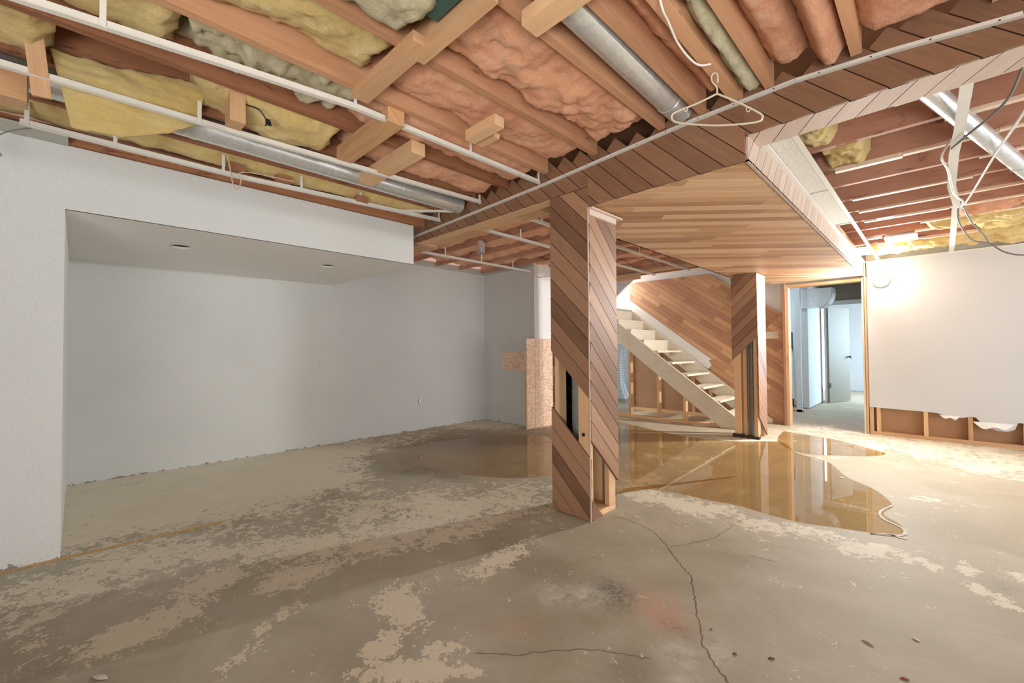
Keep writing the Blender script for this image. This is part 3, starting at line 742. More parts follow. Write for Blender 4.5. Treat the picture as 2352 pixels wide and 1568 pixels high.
# ceiling tile strips beside the box
def gridtile(y0, y1, label, dz=0., x1=-.548):
    o = empty('ceiling_tile', (-.6, (y0+y1)/2, 2.362+dz), label, 'ceiling tile')
    MB().box(-.664, y0, 2.362+dz, x1, y1, 2.375+dz).build('tile', TILE, o)
gridtile(2.80, 3.92, 'stippled grey-white tile strip nearest the beam, beside the cedar box')
gridtile(3.95, 5.10, 'stippled white tile strip in the middle of the right box edge')
gridtile(6.55, 7.1, 'short pale tile piece in the box-side grid close to the lamp', .01)

def tbar(pts, label, clips=(), w=.026, h=.03, name='ceiling_grid_bar', group=None, ctop=2.505, flat=False):
    P = [Vector(p) for p in pts]; o = empty(name, P[len(P)//2], label, 'ceiling grid bar', group)
    mb = walk(MB(), P, w, .0025)
    if not flat: walk(mb, [p+Vector((0, 0, .0025)) for p in P], .003, h)
    mb.build('bar', WHITE, o)
    for c in clips:
        x, y, z0 = c[:3]; zt = c[3] if len(c) > 3 else ctop
        MB().box(x+.003, y-.009, z0+.003, x+.006, y+.009, zt, 'z').build('hanger_strip', WHITE, o)
    return o
tbar([(-2.1, -.5, 2.30), (-2.1, -.13, 2.327), (-2.1, .559, 2.39), (-2.1, .989, 2.425), (-2.1, 2.44, 2.43)], 'white ceiling grid bar nearest the camera, hung below the yellow insulation',
     [(-2.1, .052, 2.34), (-2.1, .99, 2.425, 2.545), (-2.1, 1.758, 2.43, 2.545), (-2.1, 2.42, 2.43, 2.545)])
tbar([(-2.74, -.5, 2.36), (-2.74, -.238, 2.372), (-2.74, .644, 2.386), (-2.74, 2.411, 2.433)], 'middle white ceiling grid bar crossing under the sagging yellow batt',
     [(-2.74, .439, 2.38), (-2.74, 1.481, 2.41), (-2.74, 2.39, 2.43)])
tbar([(-3.38, -.225, 2.379), (-3.38, .744, 2.371), (-3.38, 2.45, 2.426)], 'white ceiling grid bar running closest to the soffit top',
     [(-3.38, -.2, 2.38), (-3.38, .142, 2.375), (-3.38, .675, 2.371), (-3.38, 1.173, 2.38), (-3.38, 1.641, 2.4), (-3.38, 2.43, 2.42)])
tbar([(-.535, 2.70, 2.36), (-.525, 7.6, 2.36)], 'white grid bar edging the tile strips beside the cedar box',
     [], .03)
tbar([(-3.5, 2.0, 2.45), (-3.1, 2.40, 2.44)], 'loose short white bar lying askew near the soffit end', [], .02, .02)
tbar([(-4.47, 2.6, 2.38), (-4.4, 4.88, 2.37)], 'white grid bar beyond the beam running into the back corner', [(-4.47, 2.75, 2.38), (-4.45, 3.3, 2.38), (-4.43, 3.9, 2.38), (-4.42, 4.5, 2.38)])
tbar([(-3.21, 2.9, 2.38), (-3.23, 6.6, 2.38)], 'white grid bar beyond the beam passing the round pipe stub', [(-3.215, 3.4, 2.38), (-3.22, 4.3, 2.38), (-3.23, 5.2, 2.38)])
tbar([(-2.645, 2.9, 2.38), (-2.66, 6.6, 2.38)], 'white grid bar beyond the beam nearest the cedar column', [(-2.65, 3.1, 2.38), (-2.655, 5.0, 2.38)])
tbar([(.124, 2.765, 2.36), (.115, 3.3, 2.345), (.102, 3.7, 2.34), (.105, 4.4, 2.335), (.15, 5.1, 2.345), (.17, 5.28, 2.355)], 'bent wide white grid bar dangling among the right-hand joists', [(.12, 2.78, 2.36, 2.5)], .045, .02, flat=True)
tbar([(.145, 5.25, 2.37), (.164, 7.6, 2.36)], 'white grid bar reaching the top of the lamp wall', [(.15, 5.3, 2.37, 2.5)], .045, .02, flat=True)

# ------------------------------------------------------------------ joists
JT = [(-3.30, 'aged brown joist just inside the soffit, behind the long grey duct', JOISTD, 2.5), (-2.88, 'aged joist beside the long round duct on the left', JOISTD, 2.51),
      (-2.47, 'dark aged joist above the hanging yellow batt', JOISTD, 2.5), (-2.05, 'fir joist over the near grid bar, yellow wool on both sides', JOISTL, 2.5),
      (-1.62, 'fir joist crossed by nailed blocks at the top centre', JOISTL, 2.5), (-1.145, 'pale fir joist left of the shiny round duct', JOISTL, 2.5),
      (-.905, 'fir joist touching the right side of the shiny round duct', JOISTL, 2.5), (-.725, 'broad pale joist above the plastic coat hanger', JOISTL, 2.5),
      (-.572, 'pale joist right of the narrow cream wool strip', JOISTL, 2.5), (-.228, 'short-looking pale joist between the pink batts at top right', JOISTL, 2.5), (.2, 'joist at the top right corner above the dark beam end', JOISTL, 2.5)]
for x, lab, mt, zb in JT:
    wd = .06 if x == -.725 else .04
    mb = MB().box(x-wd/2, -2.55, zb, x+wd/2, 2.455, 2.73, 'y'); o = mb.build('ceiling_joist', mt); tag(o, lab, 'joist', 'joists running toward the beam')
for k, y in enumerate([3.05, 3.46, 3.90, 4.36, 4.82, 5.27, 5.72, 6.17, 6.6, 7.06]):
    words = ['first', 'second', 'third', 'fourth', 'fifth', 'sixth', 'seventh', 'eighth', 'ninth', 'tenth'][k]
    side = ['beside the white ceiling bar end', 'crossing over the slanting duct', 'behind the bent white bar', 'with black water stains', 'with stepped pale shims', 'near the dangling cables', 'at the break of the white bars', 'over the torn yellow wool', 'beside the air vent', 'closest to the lamp wall'][k]
    o = empty('ceiling_joist', (0, y, 2.5), f'reddish joist, {words} back from the beam, {side}', 'joist', 'joists beyond the beam')
    MB().box(-5.5, y, 2.5, 3.2, y+.04, 2.73, 'x').build('timber', JOISTR, o)
    random.seed(100+k)
    x = -.5
    while x < 2.6:
        l = random.uniform(.3, .75); h = random.choice([.012, .02, .03])
        if random.random() < .75: MB().box(x, y-.002, 2.5-h, x+l, y+.042, 2.4995, 'x').build('furring_strip', FURR, o)
        x += l+.002
for k, y in enumerate([8.1, 8.6, 9.1, 9.6, 10.3, 11.0, 12.0, 13.0]):
    tag(MB().box(-6.5, y, 2.5, 1.0, y+.04, 2.73, 'x').build('ceiling_joist', JOISTD), 'joist in the blue-lit utility room ceiling', 'joist', 'joists over the utility room')
# plate along soffit top
tag(MB().box(-3.68, -2.5, 2.415, -3.6, 2.42, 2.50, 'y').build('top_plate', JOISTD), 'reddish timber plate lying along the top of the soffit', 'timber plate')
tag(MB().box(-3.66, -2.5, 2.405, -3.45, -.05, 2.415, 'y').build('grey_filler_panel', GREYD), 'flat grey panel closing the ceiling edge at the left wall', 'panel')

# blocks nailed between the joists
def block(b, label, g='x', mat=STUD, rot=None):
    cx, cy, cz = (b[0]+b[3])/2, (b[1]+b[4])/2, (b[2]+b[5])/2
    mb = MB().box(b[0]-cx, b[1]-cy, b[2]-cz, b[3]-cx, b[4]-cy, b[5]-cz, g)
    o = mb.build('nailed_block', mat); o.location = (cx, cy, cz)
    if rot: o.rotation_euler = rot
    tag(o, label, 'timber block')
block((-2.06, .955, 2.455, -1.50, 1.04, 2.4995), 'pale timber block bridging two joists at top centre, grid bar hung from its left end')
block((-1.60, 1.02, 2.455, -1.12, 1.075, 2.62), 'tall timber block set on edge with a white hanger strip on its face')
block((-1.12, 1.20, 2.44, -.6, 1.29, 2.4995), 'wide pale block at the top edge between joist and shiny duct')
block((-2.72, 1.16, 2.42, -2.07, 1.26, 2.4995), 'broad knotted block hanging under the dark joist, above the middle grid bar', mat=wood('knotty_block', sl(150, 100, 62), sl(238, 190, 140), .3, .65, .9, 1))
block((-3.0, 1.45, 2.42, -2.30, 1.55, 2.4995), 'long pale block crossing below the long round duct')
block((-1.98, 1.62, 2.44, -1.72, 1.69, 2.4995), 'short stubby block sticking out beside the pink wool')
block((-2.03, 1.75, 2.47, -1.87, 1.80, 2.4995), 'thin offcut nailed under the fir joist past the stubby block')
block((-2.62, .53, 2.36, -2.52, .60, 2.6), 'upright reddish block beside the sagging yellow batt', 'z')
block((-2.75, -.17, 2.30, -2.71, -.11, 2.68), 'leaning pale strip with a dark red end at the far left edge', 'z', STUD, (.1, .25, 0))
block((-2.95, -.3, 2.3, -2.85, -.17, 2.45), 'chunky block end at the left picture edge under the grid bar', 'y')
for i, (y, n) in enumerate([(.7, 'nearest'), (1.0, 'middle'), (1.6, 'farthest')]):
    block((-3.42, y, 2.42, -3.36 if i else -3.37, y+.1, 2.47), f'small scrap block above the soffit grid bar, {n} of three', 'y', JOISTD)

# ------------------------------------------------------------------ insulation
def batt(x0, x1, y0, y1, zb, mat, label, bulge=.03, amp=.03, seed=0, zt=2.72, droop=None, st=.016, name='insulation_batt', group='insulation between the joists'):
    nx, ny = max(6, int((x1-x0)/st)), max(6, int((y1-y0)/st)); nx, ny = min(nx, 170), min(ny, 170)
    V = []; F = []
    off = Vector((seed*7.3, seed*3.1, seed*1.7))
    for j in range(ny+1):
        for i in range(nx+1):
            u, v = i/nx, j/ny
            x, y = x0+(x1-x0)*u, y0+(y1-y0)*v
            e = min(1, min(u, 1-u)*nx/3)*min(1, min(v, 1-v)*ny/3)
            n1 = noise.fractal(Vector((x*4, y*4, 0))+off, 1, 2, 4); n2 = noise.fractal(Vector((x*17, y*17, 3))+off, 1, 2, 3); n3 = noise.noise(Vector((x*60, y*60, 3))+off)
            z = zb-bulge*math.sin(math.pi*min(1, max(0, u if (x1-x0) < (y1-y0) else v)))+amp*n1+amp*.26*n2+.005*n3+.004*noise.noise(Vector((x*35, y*110, 9))+off)
            if droop: z -= droop(x, y)
            z = z+(1-e)*.05
            ex = .014*noise.noise(Vector((y*13, z*9, 7))+off)*(1 if u in (0, 1) else 0); ey = .05*noise.fractal(Vector((x*9, 0, 11))+off, 1, 2, 3)*(1 if v in (0, 1) else .6 if v < .06 or v > .94 else 0)
            V.append((x+ex, y+ey, min(z, zt-.01)))
    W_ = nx+1
    for j in range(ny):
        for i in range(nx): F.append((j*W_+i, (j+1)*W_+i, (j+1)*W_+i+1, j*W_+i+1))
    def side(ids):
        b = len(V)
        for q in ids: V.append((V[q][0], V[q][1], zt))
        for k in range(len(ids)-1): F.append((ids[k], ids[k+1], b+k+1, b+k))
    side([i for i in range(W_)]); side([ny*W_+i for i in range(W_)][::-1]); side([j*W_ for j in range(ny+1)][::-1]); side([j*W_+nx for j in range(ny+1)])
    me = bpy.data.meshes.new(name); me.from_pydata(V, [], F); me.materials.append(mat)
    me.polygons.foreach_set('use_smooth', [True]*len(F)); me.update()
    o = bpy.data.objects.new(name, me); COL.objects.link(o); tag(o, label, 'insulation', group); return o
J = [-3.30, -2.88, -2.47, -2.05, -1.62, -1.145]
R_ = .024
batt(-3.28+R_-.02, -2.88-R_, -.6, .5, 2.63, YELL, 'dull yellow wool in the bay left of the sagging sheet', seed=1)
batt(-2.86, -2.49, -.7, -.1, 2.53, YELL, 'dull yellow wool at the far left beside the leaning strip', .03, .03, 20)
batt(-2.86, -2.49, .42, 1.1, 2.53, YELL, 'long yellow wool filling the bay behind the middle grid bar', .04, .03, 2, droop=lambda x, y: .05*max(0, min(1, (y-.5)/.3)))
batt(-2.45, -2.07, -.7, .28, 2.56, YELL, 'torn-ended yellow wool at the upper left between dark and fir joists', .03, .03, 3)
batt(-2.45, -2.07, .31, 1.08, 2.60, CRM, 'shaggy cream wool trailing wisps under the fir joist', .03, .05, 4, droop=lambda x, y: .11*max(0, noise.noise(Vector((x*9, y*14, 2)))))
batt(-2.03, -1.64, -.7, 1.0, 2.585, YELL, 'thick yellow wool filling the bay at the top left of centre', .03, .035, 5)
batt(-1.60, -1.165, .3, .95, 2.54, CRM, 'bulging cream wool clump hanging at the top edge', .07, .05, 6)
batt(-2.45, -2.07, 1.12, 2.42, 2.56, PINK, 'pink wool roll under the near grid bar, tapering to the beam', .05, .03, 7)
batt(-2.86, -2.49, 1.2, 2.42, 2.56, PINK, 'pink wool strip above the middle grid bar end', .04, .025, 8)
batt(-3.28, -2.90, 1.3, 2.42, 2.63, YELL, 'yellow wool tucked above the soffit-side duct', .02, .02, 9)
batt(-3.62, -3.33, -.5, 2.35, 2.50, YELL, 'thin yellow wool band along the soffit top', .02, .02, 10, st=.03)
batt(-2.03, -1.64, 1.05, 2.42, 2.57, PINK, 'fluffy pink batt left of the middle fir joist', .03, .03, 11)
batt(-1.60, -1.165, 1.09, 2.42, 2.57, PINK, 'wide pink batt with a folded lump near the tall block', .04, .05, 12)
batt(-1.12, -.93, .7, 2.42, 2.68, PINK, 'pink wool squeezed above the shiny round duct', .005, .01, 13)
batt(-.885, -.76, .7, 2.42, 2.58, PINK, 'narrow pink batt right of the shiny duct', .01, .02, 14)
batt(-.693, -.594, .7, 2.40, 2.52, CRM, 'narrow cream-green wool strip between two close joists', .03, .03, 15, droop=lambda x, y: .04*max(0, (y-2.1)/.3))
batt(-.55, -.385, .7, 2.42, 2.55, PINK, 'smooth pink batt right of the cream wool strip', .02, .02, 16)
batt(-.378, -.25, .7, 2.44, 2.52, PINK, 'fat pink roll bulging below the joists at top right', .05, .02, 17)
batt(-.206, .178, .7, 2.44, 2.56, PINK, 'wide pink batt in the top right corner bay', .03, .025, 18)
batt(.222, .6, .7, 2.44, 2.56, PINK, 'pink batt at the extreme top right above the beam', .03, .025, 19)
# beyond the beam, back-left
ys = [3.09, 3.50, 3.94, 4.40, 4.86, 5.31, 5.76, 6.21]
lab = ['pink wool just behind the beam on the left', 'pink wool behind the round pipe stub', 'creased pink wool above the second far grid bar', 'sagging pink wool over the back corner', 'pink wool beyond the back corner', 'torn pink wool above the stair approach', 'ragged pink wool close to the stair bulkhead']
for k in range(7):
    batt(-5.3, -2.08, ys[k], ys[k]+.37, 2.56-.015*(k % 3), PINK, lab[k], .03, .04, 30+k, st=.035, group='insulation beyond the beam')
# right bay wool
batt(-.62, -.42, 3.10, 3.44, 2.53, YELL, 'torn yellow wool tuft at the near end of the tile strip', .05, .07, 40, st=.009)
batt(-.55, -.3, 3.55, 3.88, 2.53, YELL, 'yellow wool tuft behind the tile strip, second from the beam', .05, .07, 41, st=.009)
batt(.16, .72, 5.78, 6.15, 2.50, PINK, 'dusty torn wool around the break of the white bars', .03, .05, 42)
batt(-.05, .9, 6.23, 6.58, 2.47, YELL, 'ragged yellow wool hanging right of the air vent', .03, .05, 43)
batt(.35, 1.6, 6.66, 7.04, 2.49, YELL, 'yellow wool stretched between the last joists', .03, .04, 44)
batt(-.6, 2.2, 7.12, 7.58, 2.44, YELL, 'long ragged yellow wool along the top of the lamp wall', .03, .06, 45, droop=lambda x, y: .05*max(0, noise.noise(Vector((x*4, 1, 2)))))
# sagging sheet
def sheet():
    top = [(-.10, 2.55), (.12, 2.56), (.30, 2.60), (.475, 2.615)]; bot = [(-.03, 2.215), (.16, 2.24), (.33, 2.33), (.445, 2.415)]
    nu, nv = 60, 40; V = []; F = []
    def lerp(T, t):
        s = t*(len(T)-1); i = min(int(s), len(T)-2); f = s-i
        return (T[i][0]*(1-f)+T[i+1][0]*f, T[i][1]*(1-f)+T[i+1][1]*f)
    for side in (0, 1):
        for j in range(nv+1):
            for i in range(nu+1):
                u, v = i/nu, j/nv; a, b = lerp(top, u), lerp(bot, u)
                y, z = a[0]*(1-v)+b[0]*v, a[1]*(1-v)+b[1]*v
                z += .008*noise.fractal(Vector((y*20, 0, v*2)), 1, 2, 3)*(1 if j in (0, nv) else 0)
                x = -2.80+.03*math.sin(v*3.1+u)+.02*noise.fractal(Vector((y*5, z*12, 1)), 1, 2, 4)-.05*side*min(1, 6*min(u, 1-u, v, 1-v)+.2)
                V.append((x, y, z))
    W_ = nu+1; M = (nu+1)*(nv+1)
    for j in range(nv):
        for i in range(nu):
            q = (j*W_+i, j*W_+i+1, (j+1)*W_+i+1, (j+1)*W_+i); F.append(q); F.append(tuple(k+M for k in q[::-1]))
    rim = [i for i in range(W_)]+[j*W_+nu for j in range(1, nv+1)]+[nv*W_+i for i in range(nu-1, -1, -1)]+[j*W_ for j in range(nv-1, 0, -1)]
    for k in range(len(rim)):
        a, b = rim[k], rim[(k+1) % len(rim)]; F.append((a, a+M, b+M, b))
    me = bpy.data.meshes.new('insulation_sheet'); me.from_pydata(V, [], F); me.materials.append(SHEET)
    me.polygons.foreach_set('use_smooth', [True]*len(F)); me.update()
    o = bpy.data.objects.new('insulation_sheet', me); COL.objects.link(o); tag(o, 'large yellow insulation sheet sagging out of the ceiling at left', 'insulation')
sheet()

# ------------------------------------------------------------------ ducts and pipes
def duct(name, pts, r, label, mat=GALV, seams=(), n=32):
    o = empty(name, pts[0], label, 'duct')
    MB().tube(pts, r, n).build('pipe', mat, o)
    P0, P1 = Vector(pts[0]), Vector(pts[-1])
    for s in seams:
        c = P0.lerp(P1, s); d = (P1-P0).normalized()
        MB().tube([c-d*.012, c+d*.012], r+.003, n).build('joint_band', mat, o)
    return o
duct('round_duct', [(-.99, .2, 2.575), (-1.01, 1.4, 2.57), (-1.03, 2.452, 2.565)], .072, 'shiny round metal duct running to the beam at top centre', seams=(.93,))
duct('round_duct', [(-3.06, -.6, 2.505), (-3.07, 2.44, 2.505)], .072, 'long round metal duct running above the soffit-side grid bars', seams=(.35, .62, .8))
duct('round_duct', [(-.08, 2.60, 2.43), (.85, 6.1, 2.43)], .045, 'slanting round metal duct slung under the right-hand joists', seams=(.55,))
so = empty('pipe_stub', (-3.95, 3.46, 2.36), 'short open galvanised pipe stub pointing down beyond the beam', 'pipe')
MB().tube([(-3.95, 3.47, 2.52), (-3.95, 3.47, 2.37)], .05, 24, caps=False).build('pipe', GALV, so)
MB().tube([(-3.95, 3.47, 2.44), (-3.95, 3.47, 2.425)], .053, 24).build('joint_band', GALV, so)
MB().tube([(-3.95, 3.47, 2.385), (-3.95, 3.47, 2.39)], .047, 24).build('dark_opening', HOLE, so)
db = empty('duct_boot', (-1.22, .72, 2.5), 'dark green-grey metal corner of a fitting at the top picture edge', 'duct')
MB().box(-1.40, .86, 2.50, -1.20, 1.0, 2.68).build('boot_body', plain('dark_green_metal', sl(58, 84, 76), .5), db)

vt = empty('air_vent', (-.27, 6.85, 2.49), 'white slotted air vent among the joists near the lamp wall', 'vent')
vf = MB().box(-.41, 6.66, 2.47, -.12, 7.05, 2.478).build('frame', WHITE, vt)
MB().box(-.36, 6.72, 2.466, -.2, 6.99, 2.47).build('grille_back', GREYP, vt)
for k in range(12): MB().box(-.36+k*.0135, 6.72, 2.463, -.352+k*.0135, 6.99, 2.467).build('louvre', WHITE, vf)
MB().box(-.40, 6.68, 2.478, -.13, 7.03, 2.6).build('boot', GALV, vt)
tag(MB().box(-.55, 6.59, 2.47, -.42, 6.66, 2.499).build('metal_strap', GALV), 'bright metal strap under the joists left of the vent', 'metal strap')
tag(MB().box(-.40, 5.69, 2.485, -.26, 5.77, 2.4965).build('metal_strap', GALV), 'small bright metal plate on the joists above the tile strip', 'metal strap')

# ------------------------------------------------------------------ cables
def cable(pts, r, mat, label, name='cable', extra=None):
    P = spline(pts, 8); mb = MB().tube(P, r, 8)
    o = mb.build(name, mat); tag(o, label, 'cable'); return o
cable([(-.70, 1.45, 2.56), (-.709, 1.534, 2.47), (-.725, 1.624, 2.47), (-.747, 1.755, 2.47), (-.753, 1.881, 2.47), (-.742, 1.975, 2.472), (-.712, 2.035, 2.49)], .005, CABLEW, 'white cable curving down beside the broad joist above the coat hanger')
cable([(.33, 2.75, 2.5), (.30, 2.95, 2.42), (.26, 3.15, 2.36), (.14, 3.4, 2.33), (.09, 3.55, 2.33)], .006, CABLEG, 'black and grey cable looping left from the upper right edge')
cable([(.38, 2.9, 2.5), (.36, 3.3, 2.40), (.28, 4.0, 2.36), (.2, 4.9, 2.33), (.17, 5.2, 2.36)], .007, CABLEW, 'paired white cable descending to the break of the bars')
cable([(.09, 3.6, 2.40), (.05, 3.75, 2.36), (.08, 4.0, 2.34), (.12, 4.6, 2.33), (.18, 4.95, 2.34), (.17, 5.15, 2.36)], .007, CABLEW, 'white cable kinked behind the bent white bar')
cable([(.16, 5.2, 2.36), (.17, 5.4, 2.26), (.26, 5.7, 2.15), (.36, 5.8, 2.12), (.46, 5.8, 2.02), (.58, 5.8, 1.98), (.70, 5.8, 2.05), (.76, 5.8, 2.18)], .006, CABLEG, 'grey cable drooping in a loop before the lamp wall')
cable([(.19, 5.2, 2.36), (.24, 5.4, 2.26), (.32, 5.6, 2.17), (.36, 5.78, 2.125)], .006, CABLEG, 'straight grey cable joining the drooping loop')
cable([(.36, 5.82, 2.12), (.48, 5.82, 2.09), (.60, 5.82, 2.10), (.76, 5.82, 2.15)], .003, CABLEG, 'thin grey wire strand above the drooping loop')
cable([(-2.55, .55, 2.5), (-2.55, .60, 2.48), (-2.52, .66, 2.46), (-2.53, .70, 2.42), (-2.55, .70, 2.40)], .004, BLACK, 'black wire end with connector dangling before the yellow sheet')
cable([(-3.30, .68, 2.48), (-3.31, .70, 2.40), (-3.32, .72, 2.30), (-3.32, .745, 2.275), (-3.32, .765, 2.33), (-3.31, .78, 2.40), (-3.30, 1.1, 2.42)], .004, CABLET, 'tan cable loop hanging over the soffit edge')
cable([(-3.45, -.17, 2.41), (-3.45, -.28, 2.34), (-3.45, -.33, 2.26), (-3.45, -.29, 2.22), (-3.45, -.32, 2.2)], .003, CABLEG, 'thin dark wire curling at the far left wall top')
cable([(-4.3, 4.8, 2.5), (-4.3, 4.85, 2.36), (-4.25, 4.86, 2.28), (-4.1, 4.87, 2.27), (-4.0, 4.9, 2.28)], .004, CABLET, 'tan cable loop in front of the white return wall')
cable([(-3.4, 5.6, 2.5), (-3.1, 5.4, 2.44), (-3.2, 5.9, 2.42), (-2.9, 5.7, 2.46), (-3.0, 6.2, 2.42)], .004, BLACK, 'tangled black wires in the ceiling left of the cedar box')
cable([(-4.2, 6.3, 2.38), (-3.9, 6.2, 2.30), (-3.7, 6.5, 2.28), (-3.6, 6.74, 2.45)], .003, CABLEG, 'thin loose wire in front of the stair bulkhead')
wn = empty('wire_connector', (-2.53, .70, 2.42), 'two black wire connectors on the dangling wire', 'connector')
for dy in (0, .012): MB().tube([(-2.53, .70+dy, 2.43), (-2.53, .705+dy, 2.40)], [.007, .009], 10).build('cap', BLACK, wn)

# ------------------------------------------------------------------ coat hanger
ch = empty('coat_hanger', (-.72, 2.11, 2.2), 'cream plastic coat hanger hanging in front of the beam', 'coat hanger')
yh = 2.11
cx_, ztop, zbot = -.755, 2.385, 2.285
def HP(px, py):
    d = rr*((px-1176)/FPX)+dd*((py-784)/FPX)+fwd; t = yh/d.y; return (d.x*t, yh, EYE+d.z*t)
hp = [(1647,215),(1600,238),(1555,256),(1543,266),(1548,278),(1575,284),(1640,288),(1700,285),(1742,279),(1751,270),(1745,260),(1700,237),(1647,215)]
frame_pts = [HP(*p) for p in hp]
MB().tube(spline(frame_pts, 6), .0045, 10).build('frame', CREAM, ch)
MB().tube(spline([HP(*p) for p in [(1647,217),(1646,200),(1636,188),(1634,176),(1640,168),(1648,172),(1648,190)]], 6), .0038, 10).build('hook', CREAM, ch)
for a in [[(1571,249),(1573,255),(1577,255),(1580,247)], [(1714,245),(1715,255),(1720,256),(1723,251)]]:
    MB().tube(spline([HP(*p) for p in a], 5), .0022, 8).build('notch', CREAM, ch)
cl = empty('hanger_clip', (-.55, 2.42, 2.5), 'thin white wire clip standing above the angle strip by the coat hanger', 'clip')
MB().box(-.585, 2.45, 2.50, -.580, 2.456, 2.59, 'z').build('strip', WHITE, cl)

# ------------------------------------------------------------------ stairs
st = empty('staircase', (-3.1, 7.2, 0), 'cream painted open timber staircase rising to the left', 'staircase')
SL = .765
def stringer(y, xt, xb, name):
    top = lambda x: 1.686-(x+4.061)*SL
    pts = [(-4.45, top(-4.45)), (xb, top(xb)), (xb, .0), (-2.30, 0), (-4.45, top(-4.45)-.325)]
    MB().prism([(x, y, z) for x, z in pts], (0, -1, 0), .035, lambda p: (p[0]-p[2], p[0]+p[2])).build('stringer', CREAM, st)
stringer(6.785, 0, -1.98, 'a')
top2 = lambda x: 1.948-(x+4.29)*.775
MB().prism([(-4.45, YP-.03, top2(-4.45)), (-1.85, YP-.03, .06), (-1.85, YP-.03, 0), (-2.2, YP-.03, 0), (-4.45, YP-.03, top2(-4.45)-.32)], (0, -1, 0), .03).build('stringer', CREAM, st)
for k in range(9):
    z = .21+k*.189; x = -2.07-k*.244
    tr = MB().box(x-.26, 6.79, z-.032, x, 7.70, z, 'y').build('tread', CREAM, st)
    if k >= 6: MB().box(x-.022, 6.79, z-.189, x-.008, 7.70, z-.033, 'y').build('riser', CREAM, st)
    if k < 8 and k > 0: MB().box(x-.20, 7.655, z-.11, x-.16, 7.70, z-.033, 'z').build('cleat', STUD, st)
MB().box(-4.28, 6.79, 1.73, -4.265, 7.70, 1.915, 'y').build('riser', CREAM, st)
MB().box(-5.4, 6.79, 1.915, -4.262, 7.70, 1.955, 'y').build('landing_edge', GREYD, st)
# shaft walls round the landing
struct('wall_landing', MB().box(-5.5, 6.75, 1.0, -5.4, 7.9, 2.73), WALLW)
struct('wall_bulkhead', MB().prism([(-3.53, 6.75, 2.515), (-4.1, 6.75, 2.05), (-4.9, 6.75, 1.39), (-4.9, 6.75, 2.72), (-3.53, 6.75, 2.72)], (0, -1, 0), .05), WALL)
struct('wall_shaft', MB().box(-5.5, YP+.02, 1.3, -4.35, YP+.11, 2.75), WALLW)
tag(MB().box(-3.53, 6.70, 2.47, -1.95, 6.745, 2.60, 'x').build('header_board', STUD), 'pale timber header over the stair opening', 'timber header')
tag(MB().box(-5.2, 6.60, 2.37, -3.53, 6.69, 2.47, 'x').build('header_board', STUD), 'timber strip at the top of the sloping bulkhead', 'timber header')

# stud partition below the stairs
pf = empty('stud_partition', (-3.1, 6.83, 0), 'open stud partition under the near side of the stairs', 'wall framing')
MB().box(-4.37, 6.79, 0, -2.0, 6.88, .04, 'x').build('bottom_plate', STUD, pf)
for x in (-3.84, -3.32, -2.88):
    zt = 1.686-(x+.04+4.061)*SL-.33
    MB().box(x, 6.79, .04, x+.04, 6.88, zt, 'z').build('stud', STUD, pf)
rf = empty('stud_partition', (-3.2, YP, 0), 'brown board backed stud frame seen beneath the stair treads', 'wall framing')
MB().box(-4.30, YP-.09, 0, -2.25, YP-.032, .06, 'x').build('bottom_plate', STUD, rf)
for x, zt in ((-4.30, 1.3), (-3.74, 1.1), (-3.1, .7), (-2.8, .5)): MB().box(x, YP-.09, .06, x+.045, YP-.032, zt, 'z').build('stud', STUD, rf)
MB().prism([(-4.30, YP-.031, 0), (-2.1, YP-.031, 0), (-2.1, YP-.031, .05), (-4.30, YP-.031, 1.55)], (0, 1, 0), .012).build('backing_board', HARDB, rf)

# ------------------------------------------------------------------ utility room
struct('wall_utility_far', MB().box(-2.2, 15.0, 0, 1.2, 15.1, 2.73), UTIL)
struct('wall_utility_side', MB().box(1.2, 7.8, 0, 1.3, 15.1, 2.73), UTIL)
struct('wall_utility_left', MB().box(-6.3, 7.8, 0, -6.2, 15.1, 2.73), UTIL)
struct('wall_utility_back', MB().box(-6.2, 11.3, 0, -1.76, 11.4, 2.73), UTIL)
struct('wall_utility_partition', MB().box(-1.86, 9.98, 0.02, -1.76, 11.28, 2.73), UTIL)
struct('wall_shaft_base', MB().box(-6.3, 6.75, 0, -6.2, 7.8, 2.73), UTIL)
us = empty('loose_stud', (-1.82, 9.45, 0), 'single grey stud standing free just inside the utility doorway', 'stud')
MB().box(-1.86, 9.42, 0, -1.775, 9.47, 2.49, 'z').build('timber', UTIL, us)
MB().box(-2.1, 9.42, 0, -1.74, 9.52, .04, 'x').build('foot_plate', STUD, us)
el = empty('duct_elbow', (-1.55, 9.9, 2.1), 'large white rounded duct elbow hanging in the utility room', 'duct')
pts = [(-1.92, 2.30), (-1.35, 2.30), (-1.34, 2.2), (-1.36, 2.10), (-1.41, 2.02), (-1.48, 1.96), (-1.56, 1.945), (-1.92, 1.945)]
MB().prism([(x, 9.75, z) for x, z in pts], (0, 1, 0), .35).build('body', GALV, el)
mb = MB()
for (xa, za), (xb, zb) in zip(pts[1:6], pts[2:7]):
    mb.face([(xa+.012, 9.72, za), (xb+.012, 9.72, zb-.012), (xb+.012, 10.12, zb-.012), (xa+.012, 10.12, za)])
    mb.face([(xa+.012, 9.72, za), (xa+.012, 10.12, za), (xb+.012, 10.12, zb-.012), (xb+.012, 9.72, zb-.012)])
mb.build('outer_band', WHITE, el)
struct('trim_7', MB().box(-1.76, 11.2, 2.08, .0, 11.28, 2.17, 'x'), UTIL)
struct('trim_8', MB().box(-1.76, 11.22, 2.17, .0, 11.26, 2.73, 'x'), UTILD)
dl = empty('utility_door', (-1.65, 11.3, 0), 'grey flush door standing ajar in the utility room with a dark knob', 'door')
